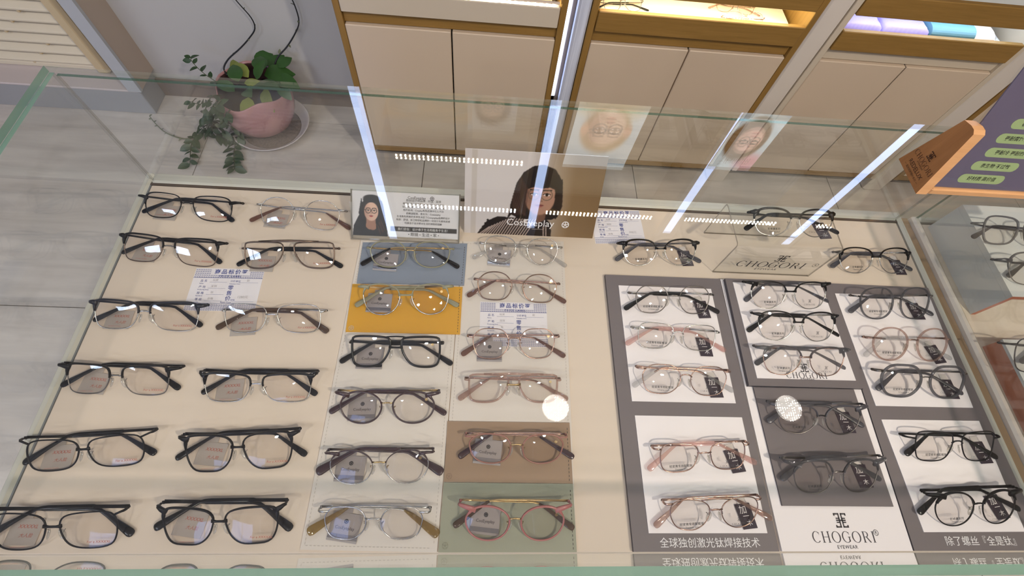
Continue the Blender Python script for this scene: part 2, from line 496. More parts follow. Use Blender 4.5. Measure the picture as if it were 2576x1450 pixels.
def serif(mb, word, h, cx, cy, z, sp=.16):
    """hand-built contrast serif capitals"""
    wd = {'C': .82, 'H': .95, 'O': .95, 'G': .92, 'R': .88, 'I': .36}
    tot = sum(wd[c] for c in word)+sp*(len(word)-1)
    x = cx-tot*h/2
    def r(a, b, c, d): mb.add([(x+a*h, cy+b*h, z), (x+c*h, cy+b*h, z), (x+c*h, cy+d*h, z), (x+a*h, cy+d*h, z)], [(0, 1, 2, 3)])
    def stem(a):
        r(a, -.5, a+.12, .5); r(a-.09, -.5, a+.21, -.47); r(a-.09, .47, a+.21, .5)
    def bowl(c0, rx, ry, a0, a1, yc=0, tk=.12, tn=.035, n=18):
        v = []
        for i in range(n+1):
            a = a0+(a1-a0)*i/n
            v += [(x+(c0+rx*math.cos(a))*h, cy+(yc+ry*math.sin(a))*h, z), (x+(c0+(rx-tk)*math.cos(a))*h, cy+(yc+(ry-tn)*math.sin(a))*h, z)]
        mb.add(v, [(2*i, 2*i+2, 2*i+3, 2*i+1) for i in range(n)])
    for c in word:
        w = wd[c]
        if c == 'I': stem(.12)
        elif c == 'H': stem(.12); stem(.71); r(.24, -.02, .71, .02)
        elif c == 'O': bowl(w/2, w/2, .52, 0, 2*PI, n=28)
        elif c == 'C':
            bowl(w*.54, w*.54, .52, .75, 2*PI-.75, n=22); r(w*.90, .2, w*.93, .42)
        elif c == 'G':
            bowl(w*.5, w*.5, .52, .75, 2*PI-.6, n=22); r(w*.84, .2, w*.87, .42); r(w*.76, -.42, w*.88, .0); r(w*.66, -.02, w*.98, .02)
        elif c == 'R':
            stem(.12); bowl(.38, .30, .26, -PI/2, PI/2, .24, .11, .035, 10); r(.24, .465, .4, .5); r(.24, -.02, .4, .015)
            mb.add([(x+.38*h, cy, z), (x+.5*h, cy, z), (x+.86*h, cy-.5*h, z), (x+.72*h, cy-.5*h, z)], [(0, 3, 2, 1)])
        x += (w+sp)*h

def emblem(mb, s, cx, cy, z):
    def r(a, b, c, d): mb.add([(cx+(a-.5)*s, cy+(b-.5)*s, z), (cx+(c-.5)*s, cy+(b-.5)*s, z), (cx+(c-.5)*s, cy+(d-.5)*s, z), (cx+(a-.5)*s, cy+(d-.5)*s, z)], [(0, 1, 2, 3)])
    w = .10
    r(.34, .0, .34+w, .40); r(.34, .60, .34+w, 1); r(.56, 0, .56+w, .40); r(.56, .60, .56+w, 1)
    r(.0, 1-w, .44, 1); r(.56, 1-w, 1, 1); r(0, .82, w, 1); r(1-w, .82, 1, 1)
    r(.0, 0, .44, w); r(.56, 0, 1, w); r(0, 0, w, .18); r(1-w, 0, 1, .18)
    r(.12, .45, .88, .55); r(.12, .6, .44, .6+w*.8); r(.56, .6, .88, .6+w*.8); r(.12, .4-w*.8, .44, .4); r(.56, .4-w*.8, .88, .4)
    r(.44-w, .4, .44, .6); r(.56, .4, .56+w, .6)

def wheel(mb, r, cx, cy, z, w=.12):
    mb.ring2((cx, cy, z), r, r*(1-w*1.2), n=20)
    for k in range(5):
        a = PI/2+k*2*PI/5; d = Vector((math.cos(a), math.sin(a))); e = Vector((-d.y, d.x))*r*w*.55
        p0 = d*0; p1 = d*r*.9
        mb.add([(cx+p0.x-e.x, cy+p0.y-e.y, z), (cx+p1.x-e.x, cy+p1.y-e.y, z), (cx+p1.x+e.x, cy+p1.y+e.y, z), (cx+p0.x+e.x, cy+p0.y+e.y, z)], [(0, 1, 2, 3)])

# ---------------------------------------------------------------- printed pictures (flat print as point colours)
class Pic:
    def __init__(s, w, h, c=(.9, .9, .9)):
        s.w, s.h = w, h
        s.a = np.ones((h, w, 3))*np.array(c)
        yy, xx = np.mgrid[0:h, 0:w]
        s.x = xx/(w-1); s.y = yy/(h-1)*(h/w)        # x 0..1, y 0..h/w upward
        s.H = h/w
    def put(s, mask, c):
        mask = np.clip(mask, 0, 1)[..., None]
        s.a = s.a*(1-mask)+np.array(c)*mask
    def el(s, cx, cy, rx, ry, c, soft=.15, rot=0, al=1.0):
        dx, dy = s.x-cx, s.y-cy
        co, si = math.cos(rot), math.sin(rot)
        u = (dx*co+dy*si)/rx; v = (-dx*si+dy*co)/ry
        d = np.sqrt(u*u+v*v)
        s.put(np.clip((1+soft-d)/(2*soft), 0, 1)*al, c)
    def poly(s, pts, c, al=1.0):
        inside = np.zeros_like(s.x, bool); n = len(pts)
        for i in range(n):
            x0, y0 = pts[i]; x1, y1 = pts[(i+1) % n]
            if y0 == y1: continue
            cond = ((y0 > s.y) != (y1 > s.y)) & (s.x < (x1-x0)*(s.y-y0)/(y1-y0)+x0)
            inside ^= cond
        m = inside.astype(float)
        k = m.copy()
        k[1:-1, 1:-1] = (m[1:-1, 1:-1]*4+m[:-2, 1:-1]+m[2:, 1:-1]+m[1:-1, :-2]+m[1:-1, 2:])/8
        s.put(k*al, c)
    def line(s, p, q, w, c, al=1.0):
        px, py = p; qx, qy = q
        L = max((qx-px)**2+(qy-py)**2, 1e-9)
        t = np.clip(((s.x-px)*(qx-px)+(s.y-py)*(qy-py))/L, 0, 1)
        d = np.hypot(s.x-px-t*(qx-px), s.y-py-t*(qy-py))
        s.put(np.clip(1.5-d/w, 0, 1)*al, c)
    def ring(s, cx, cy, r, w, c, al=1.0, ry=None):
        ry = ry or r
        d = np.abs(np.sqrt(((s.x-cx)/r)**2+((s.y-cy)/ry)**2)-1)*min(r, ry)
        s.put(np.clip(1.5-d/w, 0, 1)*al, c)
    def mesh(s, name, width, mat):
        hgt = width*s.H
        xs = np.linspace(-width/2, width/2, s.w); ys = np.linspace(0, hgt, s.h)
        X, Y = np.meshgrid(xs, ys)
        V = np.stack([X.ravel(), Y.ravel(), np.zeros(X.size)], 1)
        i = np.arange(s.w*s.h).reshape(s.h, s.w)
        F = np.stack([i[:-1, :-1].ravel(), i[:-1, 1:].ravel(), i[1:, 1:].ravel(), i[1:, :-1].ravel()], 1)
        me = bpy.data.meshes.new(name)
        me.from_pydata(V.tolist(), [], F.tolist())
        at = me.color_attributes.new('ink', 'FLOAT_COLOR', 'POINT')
        a = np.clip(s.a, 0, 1); a = np.where(a <= .04045, a/12.92, ((a+.055)/1.055)**2.4)
        col = np.ones((s.w*s.h, 4)); col[:, :3] = a.reshape(-1, 3)
        at.data.foreach_set('color', col.ravel())
        me.materials.append(mat)
        return me

def ink(name, rough=.4, coat=0.0):
    m, nt, b = newmat(name)
    a = nt.nodes.new('ShaderNodeVertexColor'); a.layer_name = 'ink'
    nt.links.new(a.outputs[0], b.inputs['Base Color'])
    b.inputs['Roughness'].default_value = rough
    if coat: b.inputs['Coat Weight'].default_value = coat
    return m
M['ink'] = ink('printed_ink', .45)
def lightbox(name, s):
    m = bpy.data.materials.new(name); m.use_nodes = True
    nt = m.node_tree; nt.nodes.clear()
    v = nt.nodes.new('ShaderNodeVertexColor'); v.layer_name = 'ink'
    e = nt.nodes.new('ShaderNodeEmission'); e.inputs[1].default_value = s; o = nt.nodes.new('ShaderNodeOutputMaterial')
    nt.links.new(v.outputs[0], e.inputs[0]); nt.links.new(e.outputs[0], o.inputs[0]); return m
M['backlit'] = lightbox('backlit_picture', 4.0)
M['backlit_dim'] = lightbox('backlit_picture_dim', 1.6)
M['ink_gloss'] = ink('printed_gloss', .3, .3)

def face(P, cx, cy, s, skin=(.80, .63, .53), dark=(.12, .08, .08), lips=(.66, .16, .17), specs=(.16, .13, .12), sh=(.62, .44, .36), turn=.06, spec_w=.05):
    """face of half-width s centred cx,cy"""
    P.el(cx, cy-.05*s, s, 1.32*s, skin, .05)
    P.el(cx-.75*s, cy-.1*s, .45*s, 1.1*s, sh, .7, al=.45)
    P.el(cx+.2*s, cy+.5*s, .6*s, .5*s, tuple(min(1, q*1.08) for q in skin), .8, al=.5)
    o = turn*s
    for sg in (-1, 1):
        ex = cx+o+sg*.42*s
        P.el(ex, cy+.10*s, .20*s, .085*s, (.93, .88, .86), .2)
        P.el(ex, cy+.10*s, .10*s, .10*s, (.10, .06, .05), .2)
        P.line((ex-.24*s, cy+.13*s), (ex, cy+.21*s), .028*s, dark); P.line((ex, cy+.21*s), (ex+.24*s, cy+.13*s), .028*s, dark)
        P.line((ex-.27*s, cy+.42*s), (ex+.27*s, cy+.43*s), .045*s, dark, .85)
        if specs is not None:
            P.ring(ex, cy+.08*s, .36*s, spec_w*s, specs, .95)
    if specs is not None:
        P.line((cx+o-.08*s, cy+.13*s), (cx+o+.08*s, cy+.13*s), spec_w*s, specs)
        P.line((cx+o-.78*s, cy+.13*s), (cx-.98*s, cy+.22*s), spec_w*s, specs)
    P.line((cx+o+.03*s, cy+.05*s), (cx+o+.06*s, cy-.28*s), .04*s, sh, .55)
    P.el(cx+o-.06*s, cy-.36*s, .09*s, .04*s, sh, .4, al=.8); P.el(cx+o+.12*s, cy-.36*s, .07*s, .04*s, sh, .4, al=.8)
    P.el(cx+o, cy-.66*s, .28*s, .075*s, lips, .25); P.el(cx+o, cy-.74*s, .20*s, .07*s, tuple(min(1, q*1.15) for q in lips), .3)
    P.line((cx+o-.26*s, cy-.66*s), (cx+o+.26*s, cy-.66*s), .016*s, (.3, .08, .08))

# ================================================================ SETTING
TZ = 0.775      # tray surface
GZ = 0.970      # top of the glass lid

# floor with separate tiles
mb = MB(); mb.box(-3.4, 3.8, -2.7, 1.6, -.06, -.004)
floor = tag(mb.build('floor', M['grout']), kind='structure')
tx = [-3.41, -2.615, -1.82, -1.02, -.221, .584, 1.388, 2.19, 2.99, 3.79]
ty = [-2.64, -1.835, -1.03, -.228, .577, 1.382, 1.60]
tile_cache = {}
for i in range(len(tx)-1):
    for j in range(len(ty)-1):
        w, h = tx[i+1]-tx[i]-.003, ty[j+1]-ty[j]-.003
        key = (round(w, 3), round(h, 3))
        if key not in tile_cache:
            b = MB(); b.box(-w/2, w/2, -h/2, h/2, -.008, 0); tile_cache[key] = b.mesh('floor_tile', M['tile'])
        link('floor_tile', tile_cache[key], floor, T3((tx[i]+tx[i+1])/2, (ty[j]+ty[j+1])/2, 0))

def struct(name, b, m): return tag(b.build(name, m), kind='structure')
WY = 1.49
b = MB(); b.box(-1.3, 3.8, WY, WY+.1, 0, CEIL); b.box(-3.4, -1.3, WY+.0, WY+.1, 0, CEIL); struct('wall_back', b, M['wall'])
b = MB(); b.box(-3.5, -3.4, -2.7, 1.59, 0, CEIL); struct('wall_left', b, M['wall'])
b = MB(); b.box(3.8, 3.9, -2.7, 1.59, 0, CEIL); struct('wall_right', b, M['wall_warm'])
b = MB(); b.box(-3.4, 3.8, -2.8, -2.7, 0, CEIL); struct('wall_front', b, M['wall_warm'])
b = MB(); b.box(-3.5, 3.9, -2.8, 2.6, CEIL, CEIL+.1); struct('ceiling', b, M['ceil'])
wn = tag(empty('window_1', (-1.35, -2.69, 1.5)), kind='structure')
day = emis('daylight_panes', rgb(176, 196, 255), 5.0)
for ix in range(2):
    q = MB(); q.box(-.42+.43*ix, -.01+.43*ix, 0, .01, -.45, .75); q.build('pane', day, wn)
q = MB()
for (x0_, x1_, z0_, z1_) in ((-.48, -.42, -.5, .8), (.42, .48, -.5, .8), (-.42, .42, -.5, -.45), (-.42, .42, .75, .8), (-.01, .01, -.45, .75)): q.box(x0_, x1_, 0, .03, z0_, z1_, .004)
q.build('window_frame', M['white_trim'], wn)
b = MB(); b.box(-1.2335, -.403, WY-.012, WY, 0, .072); struct('baseboard_back', b, M['skirt'])
# pier to the right of the grille: warm side return, cool painted face
b = MB(); b.box(-1.26, -1.220, 1.378, WY, .109, CEIL); struct('trim_2', b, M['wall_warm'])
b = MB(); b.box(-1.262, -1.218, 1.366, 1.378, .109, CEIL); struct('trim_1', b, M['white_trim'])
# plinth under the grille
b = MB(); b.box(-3.4, -1.2335, 1.377, WY, 0, .10, .002)
pl = struct('trim_3', b, M['plinth'])
b = MB(); b.box(-3.4, -1.2345, 1.372, WY-.001, .10, .108, .002); tag(b.build('plinth_cap', plain('plinth_cap_paint', rgb(206, 196, 196), .4), pl))

# louvred grille standing on the plinth
gr = thing('louvred_grille', 'cream louvred grille with slanted slats above the grey plinth', 'grille', (-1.9, 1.486, .108))
def gbox(name, x0, x1, y0, y1, z0, z1, mat, bev=.004):
    q = MB(); q.box(x0+1.9, x1+1.9, y0-1.486, y1-1.486, z0-.108, z1-.108, bev); return q.build(name, mat, gr)
gbox('side_frame', -1.394, -1.345, 1.440, 1.489, .108, 1.1, M['cream_dark'], .012)
gbox('side_frame', -2.62, -2.57, 1.440, 1.489, .108, 1.1, M['cream_dark'], .012)
gbox('bottom_rail', -2.57, -1.394, 1.462, 1.489, .108, .128, M['cream'])
gbox('top_rail', -2.57, -1.394, 1.462, 1.489, 1.06, 1.1, M['cream'])
gbox('backing', -2.57, -1.394, 1.4885, 1.4895, .11, 1.09, M['dark'], 0)
slat = MB(); 
prof = [(-.0005, .004), (-.022, .000), (-.0265, .002), (-.0275, .007), (-.024, .011), (-.004, .029), (-.0005, .030)]
v = []
for x in (-.588, .588):
    v += [(x, p[0], p[1]) for p in prof]
n = len(prof)
slat.add(v, [tuple(range(n-1, -1, -1)), tuple(range(n, 2*n))]+[(i, (i+1) % n, n+(i+1) % n, n+i) for i in range(n)])
sm = slat.mesh('slat', M['cream'])
clip = MB(); clip.box(-.004, .004, -.012, 0, -.008, .004, .001); cm = clip.mesh('slat_clip', M['cream_dark'])
z = .130; k = 0
while z < 1.03:
    s_ = link('slat', sm, gr, T3(-1.982+1.9, 0.0, z-.108))
    for xx in (-.25, .05+.1*(k % 4), .38+.05*(k % 3)):
        link('clip', cm, s_, T3(xx, -.012, .0))
    z += .0385; k += 1

# ceiling lamps (panels and honeycomb downlights) - the beams above sit just under them
pan = emis('panel_glow', rgb(236, 242, 255), 2.2)
for ip, (x, y) in enumerate(PANELS):
    t = thing('ceiling_panel_light', 'flat rectangular ceiling light panel at the left rear of the shop', 'ceiling light', (x, y, CEIL))
    q = MB(); q.box(-.47, .47, -.17, .17, -.02, 0, .003); q.build('frame', M['ceil'], t)
    q = MB(); q.box(-.45, .45, -.15, .15, -.024, -.0202); q.build('diffuser', pan, t)
def led_disc_mat(power):
    m = bpy.data.materials.new('downlight_leds'); m.use_nodes = True
    nt = m.node_tree; nt.nodes.clear(); N = nt.nodes.new
    o = N('ShaderNodeOutputMaterial'); e = N('ShaderNodeEmission'); tc = N('ShaderNodeTexCoord')
    vo = N('ShaderNodeTexVoronoi'); vo.inputs['Scale'].default_value = 82; vo.inputs['Randomness'].default_value = .12
    r = N('ShaderNodeValToRGB'); r.color_ramp.elements[0].position = .26; r.color_ramp.elements[0].color = (1, .90, .76, 1)
    r.color_ramp.elements[1].position = .34; r.color_ramp.elements[1].color = (.012, .011, .010, 1)
    nt.links.new(tc.outputs['Object'], vo.inputs['Vector']); nt.links.new(vo.outputs['Distance'], r.inputs[0])
    nt.links.new(r.outputs[0], e.inputs[0]); e.inputs[1].default_value = power
    nt.links.new(e.outputs[0], o.inputs[0]); return m
ledm, ledm_bright = led_disc_mat(30), led_disc_mat(560)
DL = [p for p in DOWN if p[1] < 1.4]+DOWN2
for i, (x, y) in enumerate(DL):
    lab = ['round downlight with many small LEDs above the centre of the display case', 'round downlight with many small LEDs above the right end of the case', 'round downlight behind the viewer, nearest the right case', 'round downlight behind the viewer, nearest the left end of the case',
           'round downlight behind the viewer near the case centre', 'round downlight of the second row behind the viewer, right of centre', 'round downlight of the second row behind the viewer, left of centre', 'round downlight farthest right behind the viewer', 'round downlight nearest the front wall'][i]
    t = thing('downlight', lab, 'downlight', (x, y, CEIL), 0, 'round ceiling downlights')
    q = MB(); q.lathe([(.080, 0), (.080, -.008), (.066, -.012), (.064, -.004), (.064, 0)], n=28); q.build('bezel', M['rim_w'], t)
    q = MB(); q.disc((0, 0, -.0075), .0635, 28); q.build('led_face', ledm_bright if i < 2 else ledm, t)

# ================================================================ WALL CABINETS (upright bays against the back wall)
CY = 1.2
UY = 1.285
def led_row(name, x0, x1, y, z, col, s, parent, step=.0165, hh_=.003):
    q = MB(); q.box(x0, x1, y-.004, y+.004, z, z+.003); strip = q.build(name, M['rim_w'], parent)
    e = MB(); x = x0+.006
    while x < x1-.004:
        e.box(x-.0031, x+.0031, y-.0026, y+.0026, z-hh_, z-.0002); x += step
    o = e.build('led', emis('led_glow_'+col, {'warm': rgb(255, 243, 212), 'cool': rgb(225, 240, 255), 'neutral': rgb(255, 246, 225)}[col], s), strip)
    tag(o, kind='stuff')
    return strip

def cabinet(label, x0, x1, front, col, shelves, rails, lowshelf, side='oak_v', inside='shelf_in', backglow=None, post=None):
    t = thing('wall_cabinet', label, 'cabinet', ((x0+x1)/2, CY, 0), 0, 'wall cabinets along the back wall')
    cx = (x0+x1)/2
    def bx(name, a, b_, c, d, e, f, m, bev=.0012, par=t):
        q = MB(); q.box(a-cx, b_-cx, c-CY, d-CY, e, f, bev); return q.build(name, m, par)
    tk = .018
    bx('side_panel', x0, x0+tk, CY, WY-.012, .066, .98, M[side]); bx('side_panel', x1-tk, x1, CY, WY-.012, .066, .98, M[side])
    bx('counter_top', x0, x1, CY, WY-.012, .9805, .998, M[side])
    bx('upper_side', x0, x0+tk, UY, WY-.012, .9985, 2.52, M[side]); bx('upper_side', x1-tk, x1, UY, WY-.012, .9985, 2.52, M[side])
    bx('back_panel', x0+tk, x1-tk, WY-.024, WY-.012, .07, 2.50, M[inside], 0)
    bx('top_panel', x0+tk, x1-tk, UY, WY-.024, 2.502, 2.52, M[side])
    bx('toe_kick', x0+.004, x1-.004, CY+.06, CY+.075, .0, .066, M['dark'], 0)
    bx('bottom_rail', x0+tk, x1-tk, CY+.002, CY+.22, .066, .088, M['oak'])
    bx('rail', x0+tk, x1-tk, CY+.010, CY+.03, .542, .582, M['oak'] if side == 'oak_v' else M['door_white'])
    bx('shelf', x0+tk, x1-tk, CY+.03, WY-.024, .555, .575, M[inside])
    xm = cx
    for (a, b_) in ((x0+tk+.001, xm-.002), (xm+.002, x1-tk-.001)):
        bx('door', a, b_, CY, CY+.018, .091, .540, M['door'], .002)
    # pull-out display tray with a tall front
    fr = bx('tray_front', x0+tk+.002, x1-tk-.002, CY-.006, CY+.010, .578, .634, front, .002)
    bx('tray_bed', x0+tk+.016, x1-tk-.016, CY+.010, WY-.03, .596, .606, M[inside])
    if lowshelf:
        bx('tray_front', x0+tk+.002, x1-tk-.002, CY-.004, CY+.012, .676, .730, front, .002)
        bx('tray_bed', x0+tk+.016, x1-tk-.016, CY+.012, WY-.03, .690, .700, M[inside])
        led_row('led_strip', x0+tk+.02-cx, x1-tk-.02-cx, CY+.03-CY, .684, col, 75 if col == 'cool' else 190, t)
    else:
        led_row('led_strip', x0+tk+.004-cx, x1-tk-.004-cx, CY+.008-CY, .637, col, 75 if col == 'cool' else 190, t)
    for (z, kind) in shelves:
        bx('shelf', x0+tk, x1-tk, (1.357 if kind else (1.245 if (z > 1.5 and x0 > .9 and x0 < 1) else UY+.004)) if z > .98 else CY+.01, WY-.024, z, z+.018, M['oak'] if side == 'oak_v' else M['shelf_in_w'])
        if kind:
            led_row('led_strip', x0+.042-cx, x1-.036-cx, 1.350-CY, z+.004, kind, 130, t, .0185, .0062)
    return t

cabinet('oak wall cabinet with white tray front, leftmost of the bays behind the case', -.405, .205, M['door_white'], 'warm', [(1.25, None), (1.56, None), (2.056, 'warm'), (2.388, 'cool')], 0, False)
cabinet('oak wall cabinet with oak tray fronts and two frames on its tray', .268, .875, M['oak'], 'warm', [(1.25, None), (1.56, None), (2.388, 'warm')], 0, True)
cabinet('pale wall cabinet with oak tray fronts holding lilac cloths', .944, 1.52, M['oak'], 'cool', [(1.25, None), (1.56, None), (2.388, 'neutral')], 0, True, side='door_white', inside='shelf_in_w')
cabinet('wall cabinet partly hidden behind the wooden display stand at the right', 1.60, 2.2, M['oak'], 'warm', [(1.25, None), (1.56, None), (2.388, 'neutral')], 0, False, side='oak_v')

# white lips along the low trays of the pale bay
# posts between bays with vertical LED strips
def post(label, x0, x1, m, y=CY, z0=.0):
    t = thing('upright_post', label, 'post', ((x0+x1)/2, y, 0))
    q = MB(); q.box(x0-(x0+x1)/2, x1-(x0+x1)/2, 0, .28, z0, .998, .006); q.box(x0-(x0+x1)/2, x1-(x0+x1)/2, .078, .28, .9985, 2.52, .004); q.build('post', m, t); return t
p1 = post('brushed silver post between the first and second wall cabinets', .232, .266, M['silver_post'])
p2 = post('broad pale grey post between the oak and the pale wall cabinets', .877, .942, M['post'])
p3 = post('pale grey post at the right end of the lilac cloth cabinet', 1.522, 1.598, M['post'])
strip_m = emis('strip_glow', rgb(192, 212, 255), 8)
def vstrip(label, x, w, z0, z1, y, par=None):
    t = thing('light_strip', label, 'light strip', (x, y, z0))
    q = MB(); q.box(-w/2-.002, w/2+.002, .0, .008, 0, z1-z0); q.build('housing', M['rim_w'], t)
    q = MB(); q.box(-w/2, w/2, -.003, 0, .002, z1-z0-.002); q.build('diffuser', strip_m, t)
vstrip('vertical white light strip left of the leftmost wall cabinet', -.431, .036, 1.0, 2.55, 1.270)
vstrip('slim vertical light strip between the leftmost cabinet and the silver post', .2130, .011, .33, .99, CY+.030)
t = thing('gap_infill', 'narrow dark brown batten in the gap beside the silver post', 'infill', (.2255, CY+.03, 0)); q = MB(); q.box(-.0055, .0055, 0, .02, .0, .99, .001); q.build('infill', M['skirt'], t)  # dark brown strip added in place of the gap beside the post
vstrip('vertical white light strip high on the silver post', .238, .036, 1.0, 2.40, 1.270)
vstrip('vertical white light strip high on the broad grey post', .903, .036, 1.0, 2.39, 1.270)
vstrip('vertical white light strip high on the right grey post', 1.542, .036, 1.0, 2.37, 1.270)
# ---- posters standing on the upper shelves (seen mirrored in the glass lid)
def poster(label, pic, w, loc, tilt=8, rz=0, thick=.004, name='poster', mat='ink_gloss', cat='poster', backm='paper'):
    t = thing(name, label, cat, loc, rz)
    R = Matrix.Rotation(math.radians(90-tilt), 4, 'X')
    q = MB(); h = w*pic.H
    q.box(-w/2, w/2, 0, h, -thick, -.0002); me = q.mesh('board', M[backm]); link('board', me, t, R)
    link('print', pic.mesh('print', w, M[mat]), t, R)
    return t, R, h
P = Pic(90, 160, (.80, .84, .86)); P.el(.5, .2, .6, .5, (.86, .78, .62), .3)
P.el(.5, .98, .36, .45, (.72, .60, .45), .1); face(P, .5, .92, .27, (.90, .76, .66), (.35, .25, .2), (.75, .5, .45), (.45, .40, .38))
P.el(.18, .95, .06, .12, (.85, .66, .55), .2); P.el(.82, .95, .06, .12, (.85, .66, .55), .2); P.el(.5, .2, .42, .3, (.84, .74, .55), .15)
tp, R_, h_ = poster('tall backlit poster of a man in round glasses on the oak cabinet shelf', P, .255, (.455, 1.305, 1.5785), 3, mat='backlit')
text(tp, 'myEon', .035, R_ @ T3(.0, .03, .0006), 'print_white', bold=.01)
P = Pic(80, 160, (.78, .86, .90)); P.poly([(0, 0), (1, 0), (1, .5), (.4, .2), (0, .7)], (.62, .76, .86)); P.el(.82, 1.75, .3, .25, (.86, .60, .68), .4)
P.el(.45, 1.1, .42, .62, (.32, .24, .20), .06); face(P, .5, 1.12, .27, (.90, .72, .66)); 
tp, R_, h_ = poster('narrow pale blue poster of a woman with glasses in front of the broad grey post', P, .172, (.972, 1.256, 1.5785), 1, mat='backlit')
text(tp, 'Titanium', .034, R_ @ T3(0, .30, .0006), 'print_dark')
P = Pic(70, 120, (.74, .72, .70)); P.el(.5, 1.0, .36, .5, (.36, .28, .22), .1); face(P, .5, 1.0, .24, (.84, .68, .54)); P.el(.5, .2, .42, .45, (.72, .64, .52), .2)
poster('small grey portrait poster of a woman on the leftmost cabinet shelf', P, .180, (.026, 1.33, 1.5785), 3, mat='backlit_dim')

# ---- things on the low trays of the bays
def towel(label, x0, x1, y0, y1, z, h, mat, group=None):
    t = thing('folded_cloth', label, 'cloth', ((x0+x1)/2, (y0+y1)/2, z), 0, group)
    w, d = (x1-x0)/2, (y1-y0)/2
    q = MB()
    nx, ny = 34, 12
    def hgt(i, j):
        u, v_ = i/nx*2-1, j/ny*2-1
        e = (1-abs(u)**8)*(1-abs(v_)**6)
        return h*(.55+.45*max(e, 0)**.5)*(1 if e > 0 else .6)+.0016*math.sin(i*PI/1.7)*math.cos(j*PI/1.5)*max(e, 0)
    v = [(-w+2*w*i/nx, -d+2*d*j/ny, hgt(i, j)) for j in range(ny+1) for i in range(nx+1)]
    f = [(j*(nx+1)+i, j*(nx+1)+i+1, (j+1)*(nx+1)+i+1, (j+1)*(nx+1)+i) for j in range(ny) for i in range(nx)]
    q.add(v, f, True)
    bd = [i for i in range(nx+1)]+[j*(nx+1)+nx for j in range(1, ny+1)]+[ny*(nx+1)+i for i in range(nx-1, -1, -1)]+[j*(nx+1) for j in range(ny-1, 0, -1)]
    base = len(q.v); q.v += [(q.v[k][0], q.v[k][1], 0) for k in bd]
    m_ = len(bd)
    for k in range(m_): q.f.append((bd[(k+1) % m_], bd[k], base+k, base+(k+1) % m_)); q.m.append(0); q.sm.append(False)
    q.f.append(tuple(base+k for k in range(m_-1, -1, -1))); q.m.append(0); q.sm.append(False)
    q.build('cloth_body', M[mat], t)
towel('folded lilac dimpled cloth at the left end of the pale cabinet tray', .972, 1.086, 1.215, 1.30, .606, .036, 'purple', 'lilac cloths on the cabinet tray')
towel('folded lilac dimpled cloth in the middle of the pale cabinet tray', 1.089, 1.226, 1.213, 1.30, .606, .036, 'purple', 'lilac cloths on the cabinet tray')
towel('upper lilac cloth lying behind the middle lilac cloth', 1.085, 1.215, 1.31, 1.39, .606, .055, 'purple', 'lilac cloths on the cabinet tray')
def softcase(label, x0, x1, y0, y1, z, h, mat, name='glasses_case'):
    t = thing(name, label, 'case', ((x0+x1)/2, (y0+y1)/2, z))
    w, d = (x1-x0)/2, (y1-y0)/2
    q = MB(); pts = []
    for k in range(14):
        a = -PI/2+PI*k/13
        pts.append((-d*.55-math.cos(a)*d*.45, h/2+math.sin(a)*h/2))
    pr = [(d, 0)]+[]
    prof = [(p[0], p[1]) for p in pts]+[(d, h), (d, 0)]
    n = len(prof)
    v = [(-w, p[0], p[1]) for p in prof]+[(w, p[0], p[1]) for p in prof]
    q.add(v, [tuple(range(n)), tuple(range(2*n-1, n-1, -1))]+[(i, n+i, n+(i+1) % n, (i+1) % n) for i in range(n)])
    q.build('shell', M[mat], t)
    q = MB(); q.box(-w*.97, w*.97, -d*.2, d*.98, h, h+.002, .0008); q.build('flap', M[mat], t)
softcase('teal soft glasses case on the pale cabinet tray right of the lilac cloths', 1.228, 1.36, 1.215, 1.33, .606, .04, 'teal')
softcase('peach soft glasses case at the right end of the pale cabinet tray', 1.366, 1.43, 1.222, 1.36, .606, .03, 'peach')

# ================================================================ DISPLAY CASE
XL, XR, YF, YB = -.4925, .6945, -.028, .4515
case = thing('display_case', 'long glass topped display case with beige tray full of eyeglasses', 'display case', (.1, .2, 0))
def cb(name, x0, x1, y0, y1, z0, z1, m, bev=.0015, par=None, mats=None):
    q = MB(); q.box(x0-.1, x1-.1, y0-.2, y1-.2, z0, z1, bev); return q.build(name, m, par or case)
cb('carcass', -.506, .724, -.040, .4735, .08, TZ-.02, M['case'])
cb('plinth', -.48, .70, -.02, .44, 0, .08, M['dark'])
cb('rim', -.5060, -.4945, -.040, .4735, TZ-.02, TZ+.0035, M['rim'], .003)
cb('rim', .6965, .7065, -.040, .4735, TZ-.02, TZ+.0035, M['rim'], .003)
cb('rim', -.4945, .6965, .4555, .4735, TZ-.02, TZ+.0035, M['rim'], .003)
cb('shadow_gap', -.4944, -.4926, -.028, .4512, TZ-.02, TZ+.0006, M['groove'], 0)
cb('gap_board', .7066, .7245, -.040, .466, TZ-.02, TZ-.004, M['case_brown'], .001)
cb('shadow_gap', -.4944, .6964, .4516, .4554, TZ-.02, TZ+.0008, M['tray_gap_shade'], 0)  # solid strip coloured dark for the shade in the gap behind the tray
td = cb('tray_bed', XL, XR, YF, YB, TZ-.019, TZ, M['tray'], .001)

def pane(name, x0, x1, y0, y1, z0, z1, par, ox, oy, edges, face='glass'):
    """box of glass; edges = dict(face index -> material index)"""
    q = MB(); q.box(x0-ox, x1-ox, y0-oy, y1-oy, z0, z1)
    q.m = [edges.get(i, 0) for i in range(6)]     # 0 bottom 1 top 2 front 3 right 4 back 5 left
    return q.build(name, [M[face], M['glass_edge'], M['glass_edge_thin'], M['glass_top_edge'], M['glass_line']], par)
